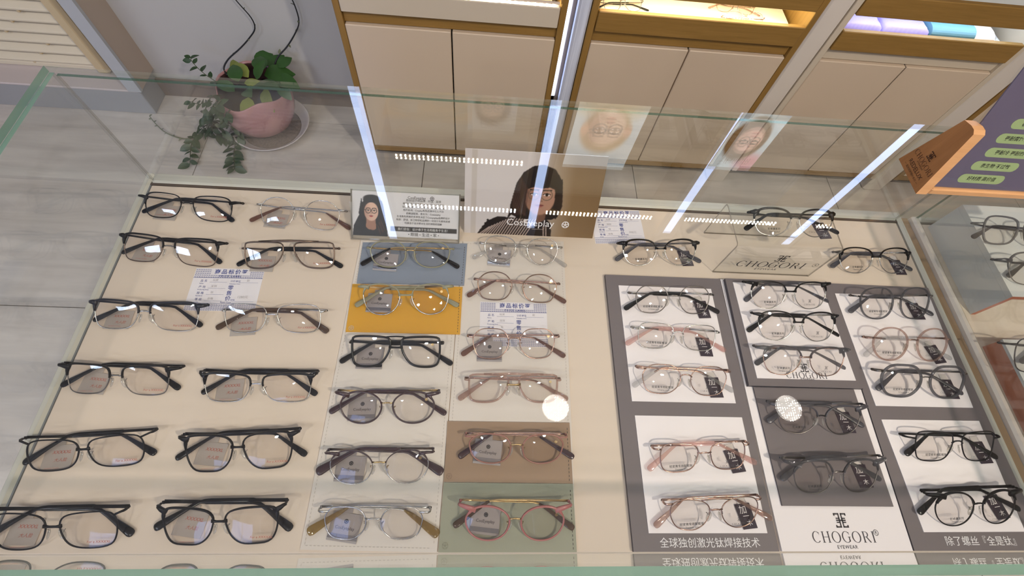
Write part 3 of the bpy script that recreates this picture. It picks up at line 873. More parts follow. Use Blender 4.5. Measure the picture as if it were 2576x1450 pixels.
# lid, then the upright panes
pane('lid_pane', -.4995, .7045, -.0405, .4620, GZ-.008, GZ, case, .1, .2, {2: 1, 3: 1, 4: 2, 5: 1})
pane('front_pane', -.4995, .7045, -.0360, -.0285, TZ-.01, GZ-.0082, case, .1, .2, {1: 1, 3: 1, 5: 1, 0: 2})
pane('back_pane', -.4900, .6950, .4565, .4605, TZ-.001, GZ-.0084, case, .1, .2, {1: 3, 3: 4, 5: 4, 0: 2})
pane('side_pane', -.4990, -.4935, -.0282, .4610, TZ-.001, GZ-.0082, case, .1, .2, {1: 1, 2: 2, 4: 4, 0: 2})
pane('side_pane', .6965, .7015, -.0282, .4610, TZ-.001, GZ-.0082, case, .1, .2, {1: 1, 2: 2, 4: 4, 0: 2})

# neighbouring case on the right
case2 = thing('display_case', 'second glass display case cut off by the right edge of the picture', 'display case', (1.3, .2, 0))
def cb2(name, x0, x1, y0, y1, z0, z1, m, bev=.0015):
    q = MB(); q.box(x0-1.3, x1-1.3, y0-.2, y1-.2, z0, z1, bev); return q.build(name, m, case2)
cb2('carcass', .7255, 1.9, -.040, .466, .08, TZ-.02, M['case'])
cb2('plinth', .75, 1.88, -.02, .44, 0, .08, M['dark'])
cb2('rim', .7255, .7375, -.040, .466, TZ-.02, TZ+.0035, M['rim_w'], .003)
cb2('rim', .7375, 1.888, .4555, .466, TZ-.02, TZ+.0035, M['rim'], .003)
cb2('rim', 1.888, 1.9, -.040, .466, TZ-.02, TZ+.0035, M['rim_w'], .003)
cb2('tray_bed', .7395, 1.886, YF, YB, TZ-.019, TZ, M['tray'], .001)
pane('lid_pane', .7290, 1.897, -.0405, .4620, GZ-.008, GZ, case2, 1.3, .2, {2: 1, 3: 1, 4: 2, 5: 1})
pane('front_pane', .7290, 1.897, -.0360, -.0285, TZ-.01, GZ-.0082, case2, 1.3, .2, {1: 1, 3: 1, 5: 1, 0: 2})
pane('back_pane', .7400, 1.886, .4565, .4605, TZ-.001, GZ-.0084, case2, 1.3, .2, {1: 3, 3: 2, 5: 2, 0: 2})
pane('side_pane', .7300, .7355, -.0282, .4610, TZ-.001, GZ-.0082, case2, 1.3, .2, {1: 3, 2: 3, 4: 3, 0: 2})

# ---------------------------------------------------------------- leather mats
def stitches(mb_, p, q, z, step=.0042, ln=.0023, w=.00035):
    p, q = Vector(p), Vector(q); L = (q-p).length; d = (q-p)/L; e = Vector((-d.y, d.x))*w
    n = int(L/step)
    for i in range(n):
        a = p+d*(i*step+.001); c = a+d*ln
        mb_.add([(a.x-e.x, a.y-e.y, z), (c.x-e.x, c.y-e.y, z), (c.x+e.x, c.y+e.y, z), (a.x+e.x, a.y+e.y, z)], [(0, 1, 2, 3)])

def matpad(label, poly, z, th, m, stitch, sm_='stitch', name='leather_mat', group=None, logo=None):
    cx = sum(p[0] for p in poly)/4; cy = sum(p[1] for p in poly)/4
    t = thing(name, label, 'mat', (cx, cy, z), 0, group)
    q = MB(); q.prism([(p[0]-cx, p[1]-cy) for p in poly], 0, th); q.build('pad', M[m], t)
    s_ = MB()
    for a, b_ in stitch: stitches(s_, (a[0]-cx, a[1]-cy), (b_[0]-cx, b_[1]-cy), th+.0002)
    if s_.v: tag(s_.build('stitching', M[sm_], t), kind='stuff')
    if logo:
        s_ = MB(); wheel(s_, .0034, logo[0]-cx, logo[1]-cy, th+.0002, .12); s_.build('embossed_mark', M[logo[2]], t)
    return t
matpad('long off-white leather mat with grey stitching left of centre', [(-.1805, -.0245), (-.0345, -.0275), (-.0262, .3755), (-.1735, .3735)], TZ, .0018, 'mat',
       [((-.1765, -.0205), (-.0385, -.0235)), ((-.1765, -.0205), (-.1700, .369)), ((-.0305, .371), (-.0385, -.0235))])
matpad('long off-white leather mat with grey stitching right of centre', [(-.0330, -.0275), (.1205, -.0275), (.1262, .3835), (-.0252, .3755)], TZ, .0018, 'mat',
       [((.1165, -.0235), (.1222, .3790)), ((-.0205, .3720), (.1222, .3790)), ((-.0290, -.0235), (-.0210, .3720))])
matpad('slate blue leather pad under the olive octagonal glasses', [(-.1690, .2985), (-.0205, .3015), (-.0190, .3715), (-.1700, .3655)], TZ+.0018, .0012, 'blue_mat', [((-.0240, .303), (-.0225, .370))], 'stitch_d', 'leather_pad', None, (-.163, .3035, 'blue_mat'))
matpad('mustard yellow leather pad under the olive round glasses', [(-.1725, .2262), (-.0225, .2272), (-.0225, .2988), (-.1745, .2970)], TZ+.0018, .0012, 'yellow_mat', [((-.0260, .2290), (-.0260, .2970))], 'stitch_d', 'leather_pad', None, (-.166, .2315, 'stitch'))
matpad('taupe brown leather pad under the rose octagonal glasses', [(-.0315, .0440), (.1200, .0430), (.1200, .1135), (-.0320, .1130)], TZ+.0018, .0012, 'brown_mat', [((.1160, .0450), (.1165, .1115))], 'stitch_d', 'leather_pad', None, (-.026, .050, 'brown_mark'))
matpad('sage green leather pad under the dusty pink glasses', [(-.0330, -.0275), (.1203, -.0277), (.1200, .0428), (-.0318, .0432)], TZ+.0018, .0012, 'green_mat', [((.1165, -.026), (.1165, .0410))], 'stitch_d', 'leather_pad', None, (-.026, -.021, 'green_mark'))

# ---------------------------------------------------------------- boards of the right-hand brand
def quad_board(t, name, poly, z0, z1, m, ox, oy):
    q = MB(); q.prism([(p[0]-ox, p[1]-oy) for p in poly], z0, z1)
    q.m = [0, 0]+[1]*(len(poly))
    return q.build(name, [M[m], M['board_edge'] if m == 'board' else M[m]], t)
def rect(x0, x1, y0, y1): return [(x0, y0), (x1, y0), (x1, y1), (x0, y1)]
bl = thing('display_board', 'charcoal display board with two white windows, leftmost of the three boards', 'display board', (.27, .15, TZ), 0)
quad_board(bl, 'board', [(.1845, -.0275), (.3555, -.0275), (.3590, .3275), (.1845, .3270)], 0, .005, 'board', .27, .15)
quad_board(bl, 'white_window', rect(.2025, .3415, .1415, .3095), .005, .0058, 'panel', .27, .15)
quad_board(bl, 'white_window', rect(.2040, .3455, -.0090, .1235), .005, .0058, 'panel', .27, .15)
text(bl, '全球独创激光钛焊接技术', .0108, T3(.275-.27, -.0193-.15, .0053), 'print_white')
bm_ = thing('display_board', 'white middle display board with a charcoal panel and printed emblem', 'display board', (.443, .15, TZ), 0)
quad_board(bm_, 'board', [(.3595, -.0275), (.5205, -.0275), (.5285, .3275), (.3605, .3275)], 0, .004, 'panel', .443, .15)
quad_board(bm_, 'charcoal_panel', [(.3715, .0200), (.5130, .0195), (.5125, .1635), (.3705, .1635)], .004, .0062, 'board', .443, .15)
em = MB(); emblem(em, .0155, .4415-.443, .0045-.15, .0043); serif(em, 'CHOGORI', .0115, .4395-.443, -.0130-.15, .0043)
em.ring2((.481-.443, -.0085-.15, .0043), .0032, .0027, n=20); em.build('printed_mark', M['print_dark'], bm_)
text(bm_, 'EYEWEAR', .0052, T3(.4405-.443, -.0235-.15, .0043), 'print_dark', space=1.15)
text(bm_, 'R', .0046, T3(.481-.443, -.0085-.15, .0043), 'print_dark')
bs = thing('display_slab', 'thick charcoal slab with white window lying on the middle board', 'display board', (.443, .245, TZ+.004), 0)
quad_board(bs, 'slab', [(.3625, .1645), (.5240, .1640), (.5285, .3265), (.3645, .3260)], 0, .006, 'board', .443, .245)
quad_board(bs, 'white_window', [(.3760, .1745), (.5160, .1745), (.5130, .3195), (.3745, .3195)], .006, .0068, 'panel', .443, .245)
em = MB(); emblem(em, .0115, .446-.443, .1905-.245, .0071); serif(em, 'CHOGORI', .0085, .447-.443, .1800-.245, .0071); em.build('printed_mark', M['print_dark'], bs)
text(bs, 'EYEWEAR', .0040, T3(.447-.443, .1765-.2455-.0015, .0071), 'print_dark', space=1.15)
br = thing('display_board', 'charcoal display board with two white windows, rightmost of the three boards', 'display board', (.61, .15, TZ), 0)
quad_board(br, 'board', [(.5215, -.0275), (.6940, -.0275), (.6925, .3265), (.5295, .3275)], 0, .005, 'board', .61, .15)
quad_board(br, 'white_window', [(.5365, .1420), (.6775, .1420), (.6875, .3110), (.5345, .3100)], .005, .0058, 'panel', .61, .15)
quad_board(br, 'white_window', [(.5410, -.0080), (.6730, -.0075), (.6775, .1245), (.5375, .1240)], .005, .0058, 'panel', .61, .15)
text(br, '除了螺丝『全是钛』', .0108, T3(.613-.61, -.0180-.15, .0053), 'print_white')

# ---------------------------------------------------------------- price labels
def price_label(label, cx, cy, rz, w, h, z, price='1280元', shear=0.0):
    t = thing('price_label', label, 'price label', (cx, cy, z), rz, 'printed price labels')
    q = MB(); q.box(-w/2, w/2, -h/2, h/2, 0, .0004); q.build('card', M['paper'], t)
    q = MB(); zz = .0006
    def hatch(y0, y1):
        n = int(w/.0030); m_ = max(2, int((y1-y0)/.0023))
        for i in range(n):
            for j in range(m_):
                x = -w/2+.0012+i*(w-.001)/n; y = y0+(y1-y0)*j/m_
                for (a, b_, c, d) in ((0, 0, .0022, .00045), (0, 0, .00045, .0019), (.0011, .0009, .0022, .0013)):
                    q.add([(x+a, y+b_, zz), (x+c, y+b_, zz), (x+c, y+d, zz), (x+a, y+d, zz)], [(0, 1, 2, 3)])
    hatch(h*.275, h*.49); hatch(-h*.49, -h*.345)
    q.add([(-w/2, h*.265, zz), (w/2, h*.265, zz), (w/2, h*.272, zz), (-w/2, h*.272, zz)], [(0, 1, 2, 3)])
    q.add([(-w/2, -h*.335, zz), (w/2, -h*.335, zz), (w/2, -h*.328, zz), (-w/2, -h*.328, zz)], [(0, 1, 2, 3)])
    tag(q.build('hatched_border', M['print_blue'], t), kind='stuff')
    q = MB(); q.box(-w*.27, w*.30, h*.335, h*.475, .0006, .0007); q.build('title_patch', M['paper'], t)
    text(t, '商品标价签', .0078, T3(.002, h*.408, .0009), 'print_blue', space=1.28, bold=.02)
    text(t, 'PRICE LABEL', .0040, T3(.002, h*.308, .0009), 'print_blue', space=1.35, bold=.02)
    rows = [('品 名', 'Name'), ('产 地', 'Producing Area'), ('规 格', 'Standards'), ('等 级', 'Grade')]
    ln = MB()
    for k, (a, b_) in enumerate(rows):
        y = h*.19-k*h*.145
        text(t, a, .0040, T3(-w*.385, y, .0007), 'print_blue', align='LEFT'); text(t, b_, .0023, T3(-w*.39, y-h*.062, .0007), 'print_blue', align='LEFT')
        ln.add([(-w*.25, y-h*.03, zz), (0, y-h*.03, zz), (0, y-h*.026, zz), (-w*.25, y-h*.026, zz)], [(0, 1, 2, 3)])
        text(t, ['玩家', '深圳', '钛', '合格'][k], .0038, T3(-w*.17, y+h*.02, .0007), 'print_grey')
    text(t, '计价单位', .0034, T3(w*.045, h*.19, .0007), 'print_blue', align='LEFT'); text(t, 'Valuation Units', .0023, T3(w*.04, h*.19-h*.062, .0007), 'print_blue', align='LEFT')
    ln.add([(w*.17, h*.16, zz), (w*.45, h*.16, zz), (w*.45, h*.164, zz), (w*.17, h*.164, zz)], [(0, 1, 2, 3)])
    ln.add([(w*.13, -h*.285, zz), (w*.45, -h*.285, zz), (w*.45, -h*.281, zz), (w*.13, -h*.281, zz)], [(0, 1, 2, 3)])
    ln.build('ruled_lines', M['print_blue'], t)
    for k, c in enumerate('零售价'): text(t, c, .0074, T3(w*.075, h*.03-k*h*.125, .0007), 'print_blue', bold=.01)
    text(t, 'Retail Price', .0030, T3(w*.06, -h*.305, .0007), 'print_blue'); text(t, 'RMB', .0028, T3(w*.15, -h*.25, .0007), 'print_blue')
    text(t, price, .0048, T3(w*.28, -h*.18, .0007), 'print_grey'); text(t, '副', .0038, T3(w*.30, h*.21, .0007), 'print_grey')
    return t
price_label('white and blue price label between the left glasses columns', -.3415, .2830, .022, .0905, .0640, TZ)
price_label('white and blue price label under the third frame of the right mat', .0500, .2450, .01, .0930, .0655, TZ+.0018, '980元')
price_label('white and blue price label behind the browline glasses at the back', .2140, .4165, .06, .0800, .0620, TZ, '998元')

# ---------------------------------------------------------------- portrait card in an acrylic holder
P = Pic(230, 96, (.90, .88, .89))
P.poly([(0, 0), (.012, .09), (.05, .17), (.068, .20), (.082, .29), (.125, .36), (.185, .385), (.245, .365), (.285, .30), (.302, .20), (.318, .10), (.33, 0)], (.055, .035, .045))
P.poly([(.125, .05), (.128, .17), (.215, .17), (.222, .06), (.17, .035)], (.66, .47, .38)); P.poly([(0, 0), (.02, .075), (.11, .10), (.15, .06), (.20, .055), (.25, .085), (.30, .095), (.325, 0)], (.025, .018, .035))
face(P, .176, .232, .066, (.90, .73, .64), turn=-.02, spec_w=.045)
P.poly([(.085, .36), (.112, .19), (.128, .13), (.07, .10), (.06, .22)], (.05, .03, .04)); P.poly([(.16, .375), (.12, .33), (.108, .26), (.10, .34)], (.05, .03, .04))
P.poly([(.19, .375), (.232, .315), (.246, .22), (.232, .14), (.30, .08), (.30, .2), (.275, .33)], (.07, .045, .055)); P.el(.178, .352, .075, .034, (.055, .035, .045), .15)
P.line((.25, .13), (.285, .04), .007, (.36, .20, .14), .8); P.line((.262, .15), (.30, .06), .006, (.42, .26, .18), .7); P.line((.235, .10), (.262, .02), .006, (.36, .20, .14), .8)
P.poly([(.355, .055), (.985, .055), (.985, .098), (.355, .098)], (.05, .045, .08))
tp, R_, h_ = poster('white portrait card of a long haired woman in a clear acrylic holder', P, .153, (-.1095, .3765, TZ+.0045), 52, rz=.0, thick=.0012, name='card_holder', mat='ink', cat='sign')
w_ = .153
def ctext(s, size, u, v, m='print_black', **k): text(tp, s, size, R_ @ T3((u-.5)*w_, v*w_, .0004), m, **k)
ctext('CosEyeplay', .0056, .60, .375); ctext('原创设计师品牌 · 中国 · 深圳', .0040, .665, .348)
em = MB(); wheel(em, .0030, 0, 0, 0, .16); link('printed_mark', em.mesh('printed_mark', M['print_dark']), tp, R_ @ T3((.745-.5)*w_, .376*w_, .0004))
for k, s in enumerate(['眼镜玩家由设计师Bon.Ami于2014年创立', '设计师品牌，致力于将生活中的角色扮演', '所代名词，Cosplay角色扮演中引入不同', '的眼镜配搭，故名为：Coseyeplay', '生活角色转换的多样性决定了Coseyeplay品牌的设计', '构思：舒适、前卫和轻松品牌的一切设计元素和灵感', '均源自于设计师对生活的领悟和理解']):
    ctext(s, .0034, .665, .318-.0305*k)
ctext('我们坚信：设计缘于生活而服务于生活！', .0042, .67, .076, 'print_white'); ctext('• 眼镜 • 生活 • 家 •', .0056, .67, .028)
hh = h_
q = MB()
q.box(-w_/2-.002, w_/2+.002, -.004, hh+.002, .0006, .0022); a_ = q.mesh('front_sheet', M['acrylic']); link('front_sheet', a_, tp, R_)
q = MB(); q.box(-w_/2-.002, w_/2+.002, -.0065, -.0042, -.004, .0030, .0006); link('bottom_edge', q.mesh('bottom_edge', M['acrylic_edge']), tp, R_)
q = MB(); q.box(-w_/2-.002, w_/2+.002, -.004, hh+.002, -.0034, -.0016); link('back_sheet', q.mesh('back_sheet', M['acrylic']), tp, R_)
q = MB(); q.box(-w_/2-.002, -w_/2, -.004, hh+.002, -.0016, .0006); q.box(w_/2, w_/2+.002, -.004, hh+.002, -.0016, .0006); link('side_edge', q.mesh('side_edge', M['acrylic_edge']), tp, R_)
q = MB(); q.prism([(0, 0), (.062, 0), (.062*.4, .045)], -.0008, .0008)
for sx_ in (-1, 1):
    link('easel_leg', q.mesh('easel_leg', M['acrylic']), tp, Matrix.Translation((sx_*w_/2, .002, -.003)) @ Matrix.Rotation(PI/2, 4, 'X').to_4x4() @ Matrix.Rotation(0, 4, 'Z') if False else Matrix.Translation((sx_*w_/2, .004, -.0044)) @ Matrix(((0, 0, 1, 0), (1, 0, 0, 0), (0, 1, 0, 0), (0, 0, 0, 1))))

# ---------------------------------------------------------------- wide portrait board leaning on the back pane
P = Pic(240, 158, (.80, .77, .76))
g = P.x
P.put(np.clip((g-.46)*3.0, 0, 1), (.50, .40, .28))
P.put(np.clip((g-.74)*2.0, 0, 1)*.7, (.42, .33, .22))
P.poly([(.05, .66), (.085, .66), (.085, .0), (.05, 0)], (.72, .68, .64), .7)
HK = (.085, .06, .06)
P.poly([(.355, .17), (.335, .24), (.352, .33), (.372, .43), (.415, .51), (.48, .56), (.555, .575), (.64, .545), (.70, .46), (.715, .36), (.725, .26), (.70, .17), (.655, .145), (.42, .14)], HK)
P.poly([(.37, .20), (.318, .13), (.345, .24)], HK); P.poly([(.40, .19), (.37, .12), (.43, .15)], HK)
P.poly([(.50, .22), (.505, .10), (.60, .10), (.615, .22)], (.42, .30, .24)); P.poly([(.47, .13), (.50, .16), (.56, .11), (.62, .15), (.65, .12), (.6, .06), (.5, .06)], (.10, .08, .09))
face(P, .555, .335, .112, (.66, .50, .42), (.07, .05, .05), (.50, .28, .26), (.40, .34, .28), (.42, .29, .22), -.02, .028)
P.poly([(.43, .50), (.438, .40), (.455, .385), (.50, .405), (.56, .395), (.62, .405), (.665, .385), (.675, .50), (.56, .57)], HK)
P.poly([(.41, .48), (.455, .40), (.447, .28), (.47, .20), (.44, .12), (.38, .18), (.37, .36)], HK); P.poly([(.70, .48), (.655, .40), (.665, .28), (.645, .19), (.69, .15), (.72, .30)], HK)
for k in range(9):
    P.line((.40+.008*k, .47-.012*k), (.352+.012*k, .30-.016*k), .0045, (.34, .22, .20), .55); P.line((.352+.012*k, .30-.016*k), (.375+.010*k, .17+.002*k), .0045, (.30, .20, .18), .5)
P.poly([(.10, 0), (.17, .11), (.25, .155), (.40, .145), (.47, .10), (.52, .055), (.60, .055), (.64, .11), (.66, .12), (.67, 0)], (.085, .065, .075))
for k in range(26):
    x = .12+.0205*k
    if .47 < x < .60: continue
    if x < .47: P.line((x, 0), (x+.07, min(.14, .05+.55*(x-.1))), .0042, (.74, .66, .62), .9)
    else: P.line((x, 0), (x-.01, .085), .0042, (.74, .66, .62), .9)
for k in range(4): P.el(.125+.017*k, .03+.03*k, .008, .008, (.05, .04, .05), .3)
tp, R_, h_ = poster('wide portrait board of a dark haired woman in striped blouse leaning at the back pane', P, .1965, (.0735, .3925, TZ), 26.5, thick=.0022, name='portrait_board', mat='ink_gloss', cat='sign')
text(tp, 'CosEyeplay', .0155, R_ @ T3(-.0, .0215, .0004), 'print_white', sx=1.0)
em = MB(); wheel(em, .0056, 0, 0, 0, .2); link('printed_mark', em.mesh('printed_mark', M['print_white']), tp, R_ @ T3(.053, .0215, .0004))

# ---------------------------------------------------------------- clear acrylic riser with lettering
st = thing('acrylic_riser', 'clear acrylic bridge riser carrying one pair of browline glasses', 'riser', (.43, .378, TZ))
x0, x1, y0, y1, hz = .353-.43, .506-.43, .341-.378, .414-.378, .077
def ubend(off):
    r = .006-off; pts = [(y0+off, 0)]
    for k in range(7):
        a = PI+(-PI/2)*k/6
        pts.append((y0+.006+r*math.cos(a), hz-.006+r*math.sin(a)))
    for k in range(7):
        a = PI/2-(PI/2)*k/6
        pts.append((y1-.006+r*math.cos(a), hz-.006+r*math.sin(a)))
    pts.append((y1-off, 0)); return pts
o_, i_ = ubend(0), ubend(.0024)
q = MB(); n = len(o_)
v = [(x, p[0], p[1]) for x in (x0, x1) for p in (o_+i_)]
f = []; mi = []
for k in range(n-1):
    f.append((k, k+1, 2*n+k+1, 2*n+k)); mi.append(0)
    f.append((n+k+1, n+k, 3*n+k, 3*n+k+1)); mi.append(0)
    f.append((k+1, k, n+k, n+k+1)); mi.append(1); f.append((2*n+k, 2*n+k+1, 3*n+k+1, 3*n+k)); mi.append(1)
f += [(0, 2*n, 3*n, n), (n-1, 2*n-1, 4*n-1, 3*n-1)]; mi += [1, 1]
q.add(v, f); q.m = mi; q.build('bent_sheet', [M['acrylic'], M['acrylic_edge']], st)
Rf = Matrix.Translation(((x0+x1)/2, y0-.0004, 0)) @ Matrix.Rotation(PI/2, 4, 'X')
em = MB(); emblem(em, .0160, .004, .048, 0); serif(em, 'CHOGORI', .0155, -.002, .030, 0, .14); em.ring2((.064, .034, 0), .0046, .0040, n=20)
link('printed_mark', em.mesh('printed_mark', M['print_black']), st, Rf)
text(st, 'EYEWEAR', .0070, Rf @ T3(-.003, .0165, 0), 'print_dark', space=1.15); text(st, 'R', .0064, Rf @ T3(.064, .034, 0), 'print_black')

# ---------------------------------------------------------------- wooden display stand on the lid, with a purple poster
ws = thing('wooden_display_stand', 'beech wood stand holding a purple acrylic poster on the glass lid', 'sign stand', (.507, .37, GZ))
end = [(.3995-.37, 0), (.3826-.37, .0775), (.3700-.37, .0785), (.3665-.37, .0735), (.3617-.37, .0775), (.3459-.37, 0)]
end = [(.0295, 0), (.0126, .0775), (.0020, .0800), (-.0040, .0800), (-.0083, .0775), (-.0241, 0)]
q = MB(); nE = len(end)
v = [(0, p[0], p[1]) for p in end]+[(.013, p[0], p[1]) for p in end]
q.add(v, [tuple(range(nE)), tuple(range(2*nE-1, nE-1, -1))]+[(i, nE+i, nE+(i+1) % nE, (i+1) % nE) for i in range(nE)])
q.m = [0, 1]+[1]*nE
q.build('end_block', [M['beech'], M['beech_light']], ws)
q = MB(); q.box(.013, .30, -.0241, .020, 0, .009, .0015); q.build('base_bar', M['beech_light'], ws)
# slanted acrylic poster, lower edge on the base bar, leaning back
al = math.radians(20)
R4 = Matrix.Translation((.013, -.0195, .0092)) @ Matrix.Rotation(PI/2-al, 4, 'X')
PW, PH = .27, .20
q = MB(); q.box(0, PW, 0, PH, -.0015, 0); link('poster_sheet', q.mesh('poster_sheet', plain('purple_print', rgb(106, 98, 120), .4, noise=.12, nscale=14)), ws, R4)
q = MB(); q.box(-.001, PW, 0, PH+.003, .0003, .0018); link('acrylic_cover', q.mesh('acrylic_cover', M['acrylic']), ws, R4)
q = MB(); q.box(-.001, PW, 0, PH+.003, -.0035, -.0017); link('acrylic_back', q.mesh('acrylic_back', M['acrylic']), ws, R4)
lime = plain('lime_pill', rgb(164, 184, 130), .5)
pills = ['好材质 高价值', '亲生物 不过敏', '更耐冷 更耐热', '更耐腐蚀 无惧汗渍', '极致轻盈 更舒适', '更高强度 更耐用']
for k, s in enumerate(pills):
    u, v_ = .034+.0035*k, .0125+.0162*k
    wd = .056 if k not in (3, 4) else .064
    pts = []
    for sx_, a0 in ((1, -PI/2), (-1, PI/2)):
        for j in range(7):
            a = a0+PI*j/6
            pts.append((sx_*(wd/2-.0055)+.0055*math.cos(a), .0055*math.sin(a)))
    q = MB(); q.add([(p[0], p[1], 0) for p in pts], [tuple(range(len(pts)))])
    link('pill_label', q.mesh('pill_label', lime), ws, R4 @ T3(u+.018, v_, .0001))
    text(ws, s, .0056, R4 @ T3(u+.018, v_, .0002), 'print_black', bold=.01)
for k, s in enumerate('高配钛架'): text(ws, s, .009, R4 @ T3(.095+.006*k, .055+.02*k if k < 3 else .115, .0002), 'print_dark')
text(ws, '钛金属', .010, R4 @ T3(.075, .118, .0002), 'print_dark')
# burnt marks on the end block: baseline runs along -y, up is +z
Me = Matrix(((0, 0, -1, -.0003), (-1, 0, 0, .0027), (0, 1, 0, 0), (0, 0, 0, 1)))
em = MB(); emblem(em, .0088, 0, .0330, 0); serif(em, 'CHOGORI', .0060, 0, .0230, 0, .12); link('burnt_mark', em.mesh('burnt_mark', M['burn']), ws, Me)
text(ws, 'EYEWEAR', .0028, Me @ T3(0, .0180, 0), 'burn', space=1.2); text(ws, 'REDELUX', .0072, Me @ T3(0, .0118, 0), 'burn'); text(ws, '一 蓝光防护镜片系列 一', .0032, Me @ T3(0, .0055, 0), 'burn')

# ---------------------------------------------------------------- risers in the neighbouring case
r1 = thing('case_riser', 'tall white riser with orange edges in the right-hand case', 'riser', (.93, .365, TZ))
def rb(t, o, name, x0, x1, y0, y1, z0, z1, m, mats=None, mi=None):
    q = MB(); q.box(x0-o[0], x1-o[0], y0-o[1], y1-o[1], z0, z1)
    if mi: q.m = mi
    return q.build(name, mats or m, t)
e_ = [M['riser'], M['orange']]
rb(r1, (.93, .365), 'top_plate', .749, 1.12, .286, .446, .054, .062, None, e_, [0, 0, 1, 0, 0, 0])
rb(r1, (.93, .365), 'side_plate', .749, .757, .286, .446, 0, .0538, None, e_, [0, 0, 1, 0, 0, 0])
rb(r1, (.93, .365), 'side_plate', 1.112, 1.12, .286, .446, 0, .0538, None, e_, [0, 0, 1, 0, 0, 0])
r2 = thing('case_riser', 'low white topped riser with orange side in the right-hand case', 'riser', (.93, .16, TZ))
rb(r2, (.93, .16), 'top_plate', .742, 1.12, .085, .234, .026, .030, M['riser'])
rb(r2, (.93, .16), 'body', .7425, 1.119, .0855, .2335, 0, .0258, M['orange'])

# ================================================================ EYEGLASSES
TH = math.radians(32)
CT, ST = math.cos(TH), math.sin(TH)
SHAPES = {
 'rect': [(-.84, .90), (-.1, 1.0), (.90, 1.0), (1, .55), (.95, -.45), (.74, -1), (-.30, -1), (-.74, -.72), (-1, .10), (-1, .62)],
 'softrect': [(-.80, .88), (-.2, 1.0), (.72, 1.0), (1, .62), (1, -.35), (.76, -1), (-.30, -1), (-.78, -.70), (-1, .05), (-1, .55)],
 'bigsq': [(-.78, .86), (-.15, 1.0), (.86, .98), (1, .62), (.96, -.30), (.70, -.96), (.1, -1), (-.42, -.98), (-.82, -.52), (-1, .2), (-1, .55)],
 'aviator': [(-.86, .96), (.86, 1.0), (1, .72), (.98, -.50), (.80, -1), (-.18, -1), (-.62, -.68), (-.96, .1), (-1, .7)],
 'hex': [(-.50, 1.0), (.48, 1.0), (.98, .40), (1, .10), (.84, -.66), (.56, -1), (-.46, -1), (-.84, -.62), (-1, .0), (-.98, .34)],
 'octa': [(-.58, 1.0), (.60, 1.0), (1, .46), (1, .12), (.84, -.60), (.36, -1), (-.44, -1), (-.90, -.56), (-1, .08), (-.95, .50)],
 'round': [(-.55, .86), (0, 1.0), (.58, .88), (.96, .40), (1, -.08), (.78, -.66), (.32, -1), (-.32, -1), (-.78, -.66), (-1, -.05), (-.94, .45)],
 'panto': [(-.66, .86), (0, 1.0), (.70, .92), (1, .50), (.96, -.15), (.68, -.80), (.2, -1), (-.28, -1), (-.76, -.62), (-1, .02), (-.96, .50)],
 'crown': [(-.60, .96), (.0, 1.0), (.62, .96), (.98, .46), (1, .02), (.80, -.78), (.40, -1), (-.40, -1), (-.86, -.50), (-1, .05), (-.92, .52)],
}
_sc = {}
def outline(shape, n=40):
    if shape in _sc: return _sc[shape]
    p = SHAPES[shape]
    for _ in range(3):
        q = []
        for i in range(len(p)):
            a, b_ = p[i], p[(i+1) % len(p)]
            q += [(a[0]*.75+b_[0]*.25, a[1]*.75+b_[1]*.25), (a[0]*.25+b_[0]*.75, a[1]*.25+b_[1]*.75)]
        p = q
    mx, mn = max(a[0] for a in p), min(a[0] for a in p); my, mny = max(a[1] for a in p), min(a[1] for a in p)
    p = [((a[0]-(mx+mn)/2)*2/(mx-mn), (a[1]-(my+mny)/2)*2/(my-mny)) for a in p]
    # resample evenly
    P_ = np.array(p+[p[0]]); d = np.r_[0, np.cumsum(np.hypot(*np.diff(P_, axis=0).T))]
    t = np.linspace(0, d[-1], n, endpoint=False)
    p = list(zip(np.interp(t, d, P_[:, 0]), np.interp(t, d, P_[:, 1])))
    _sc[shape] = p
    return p

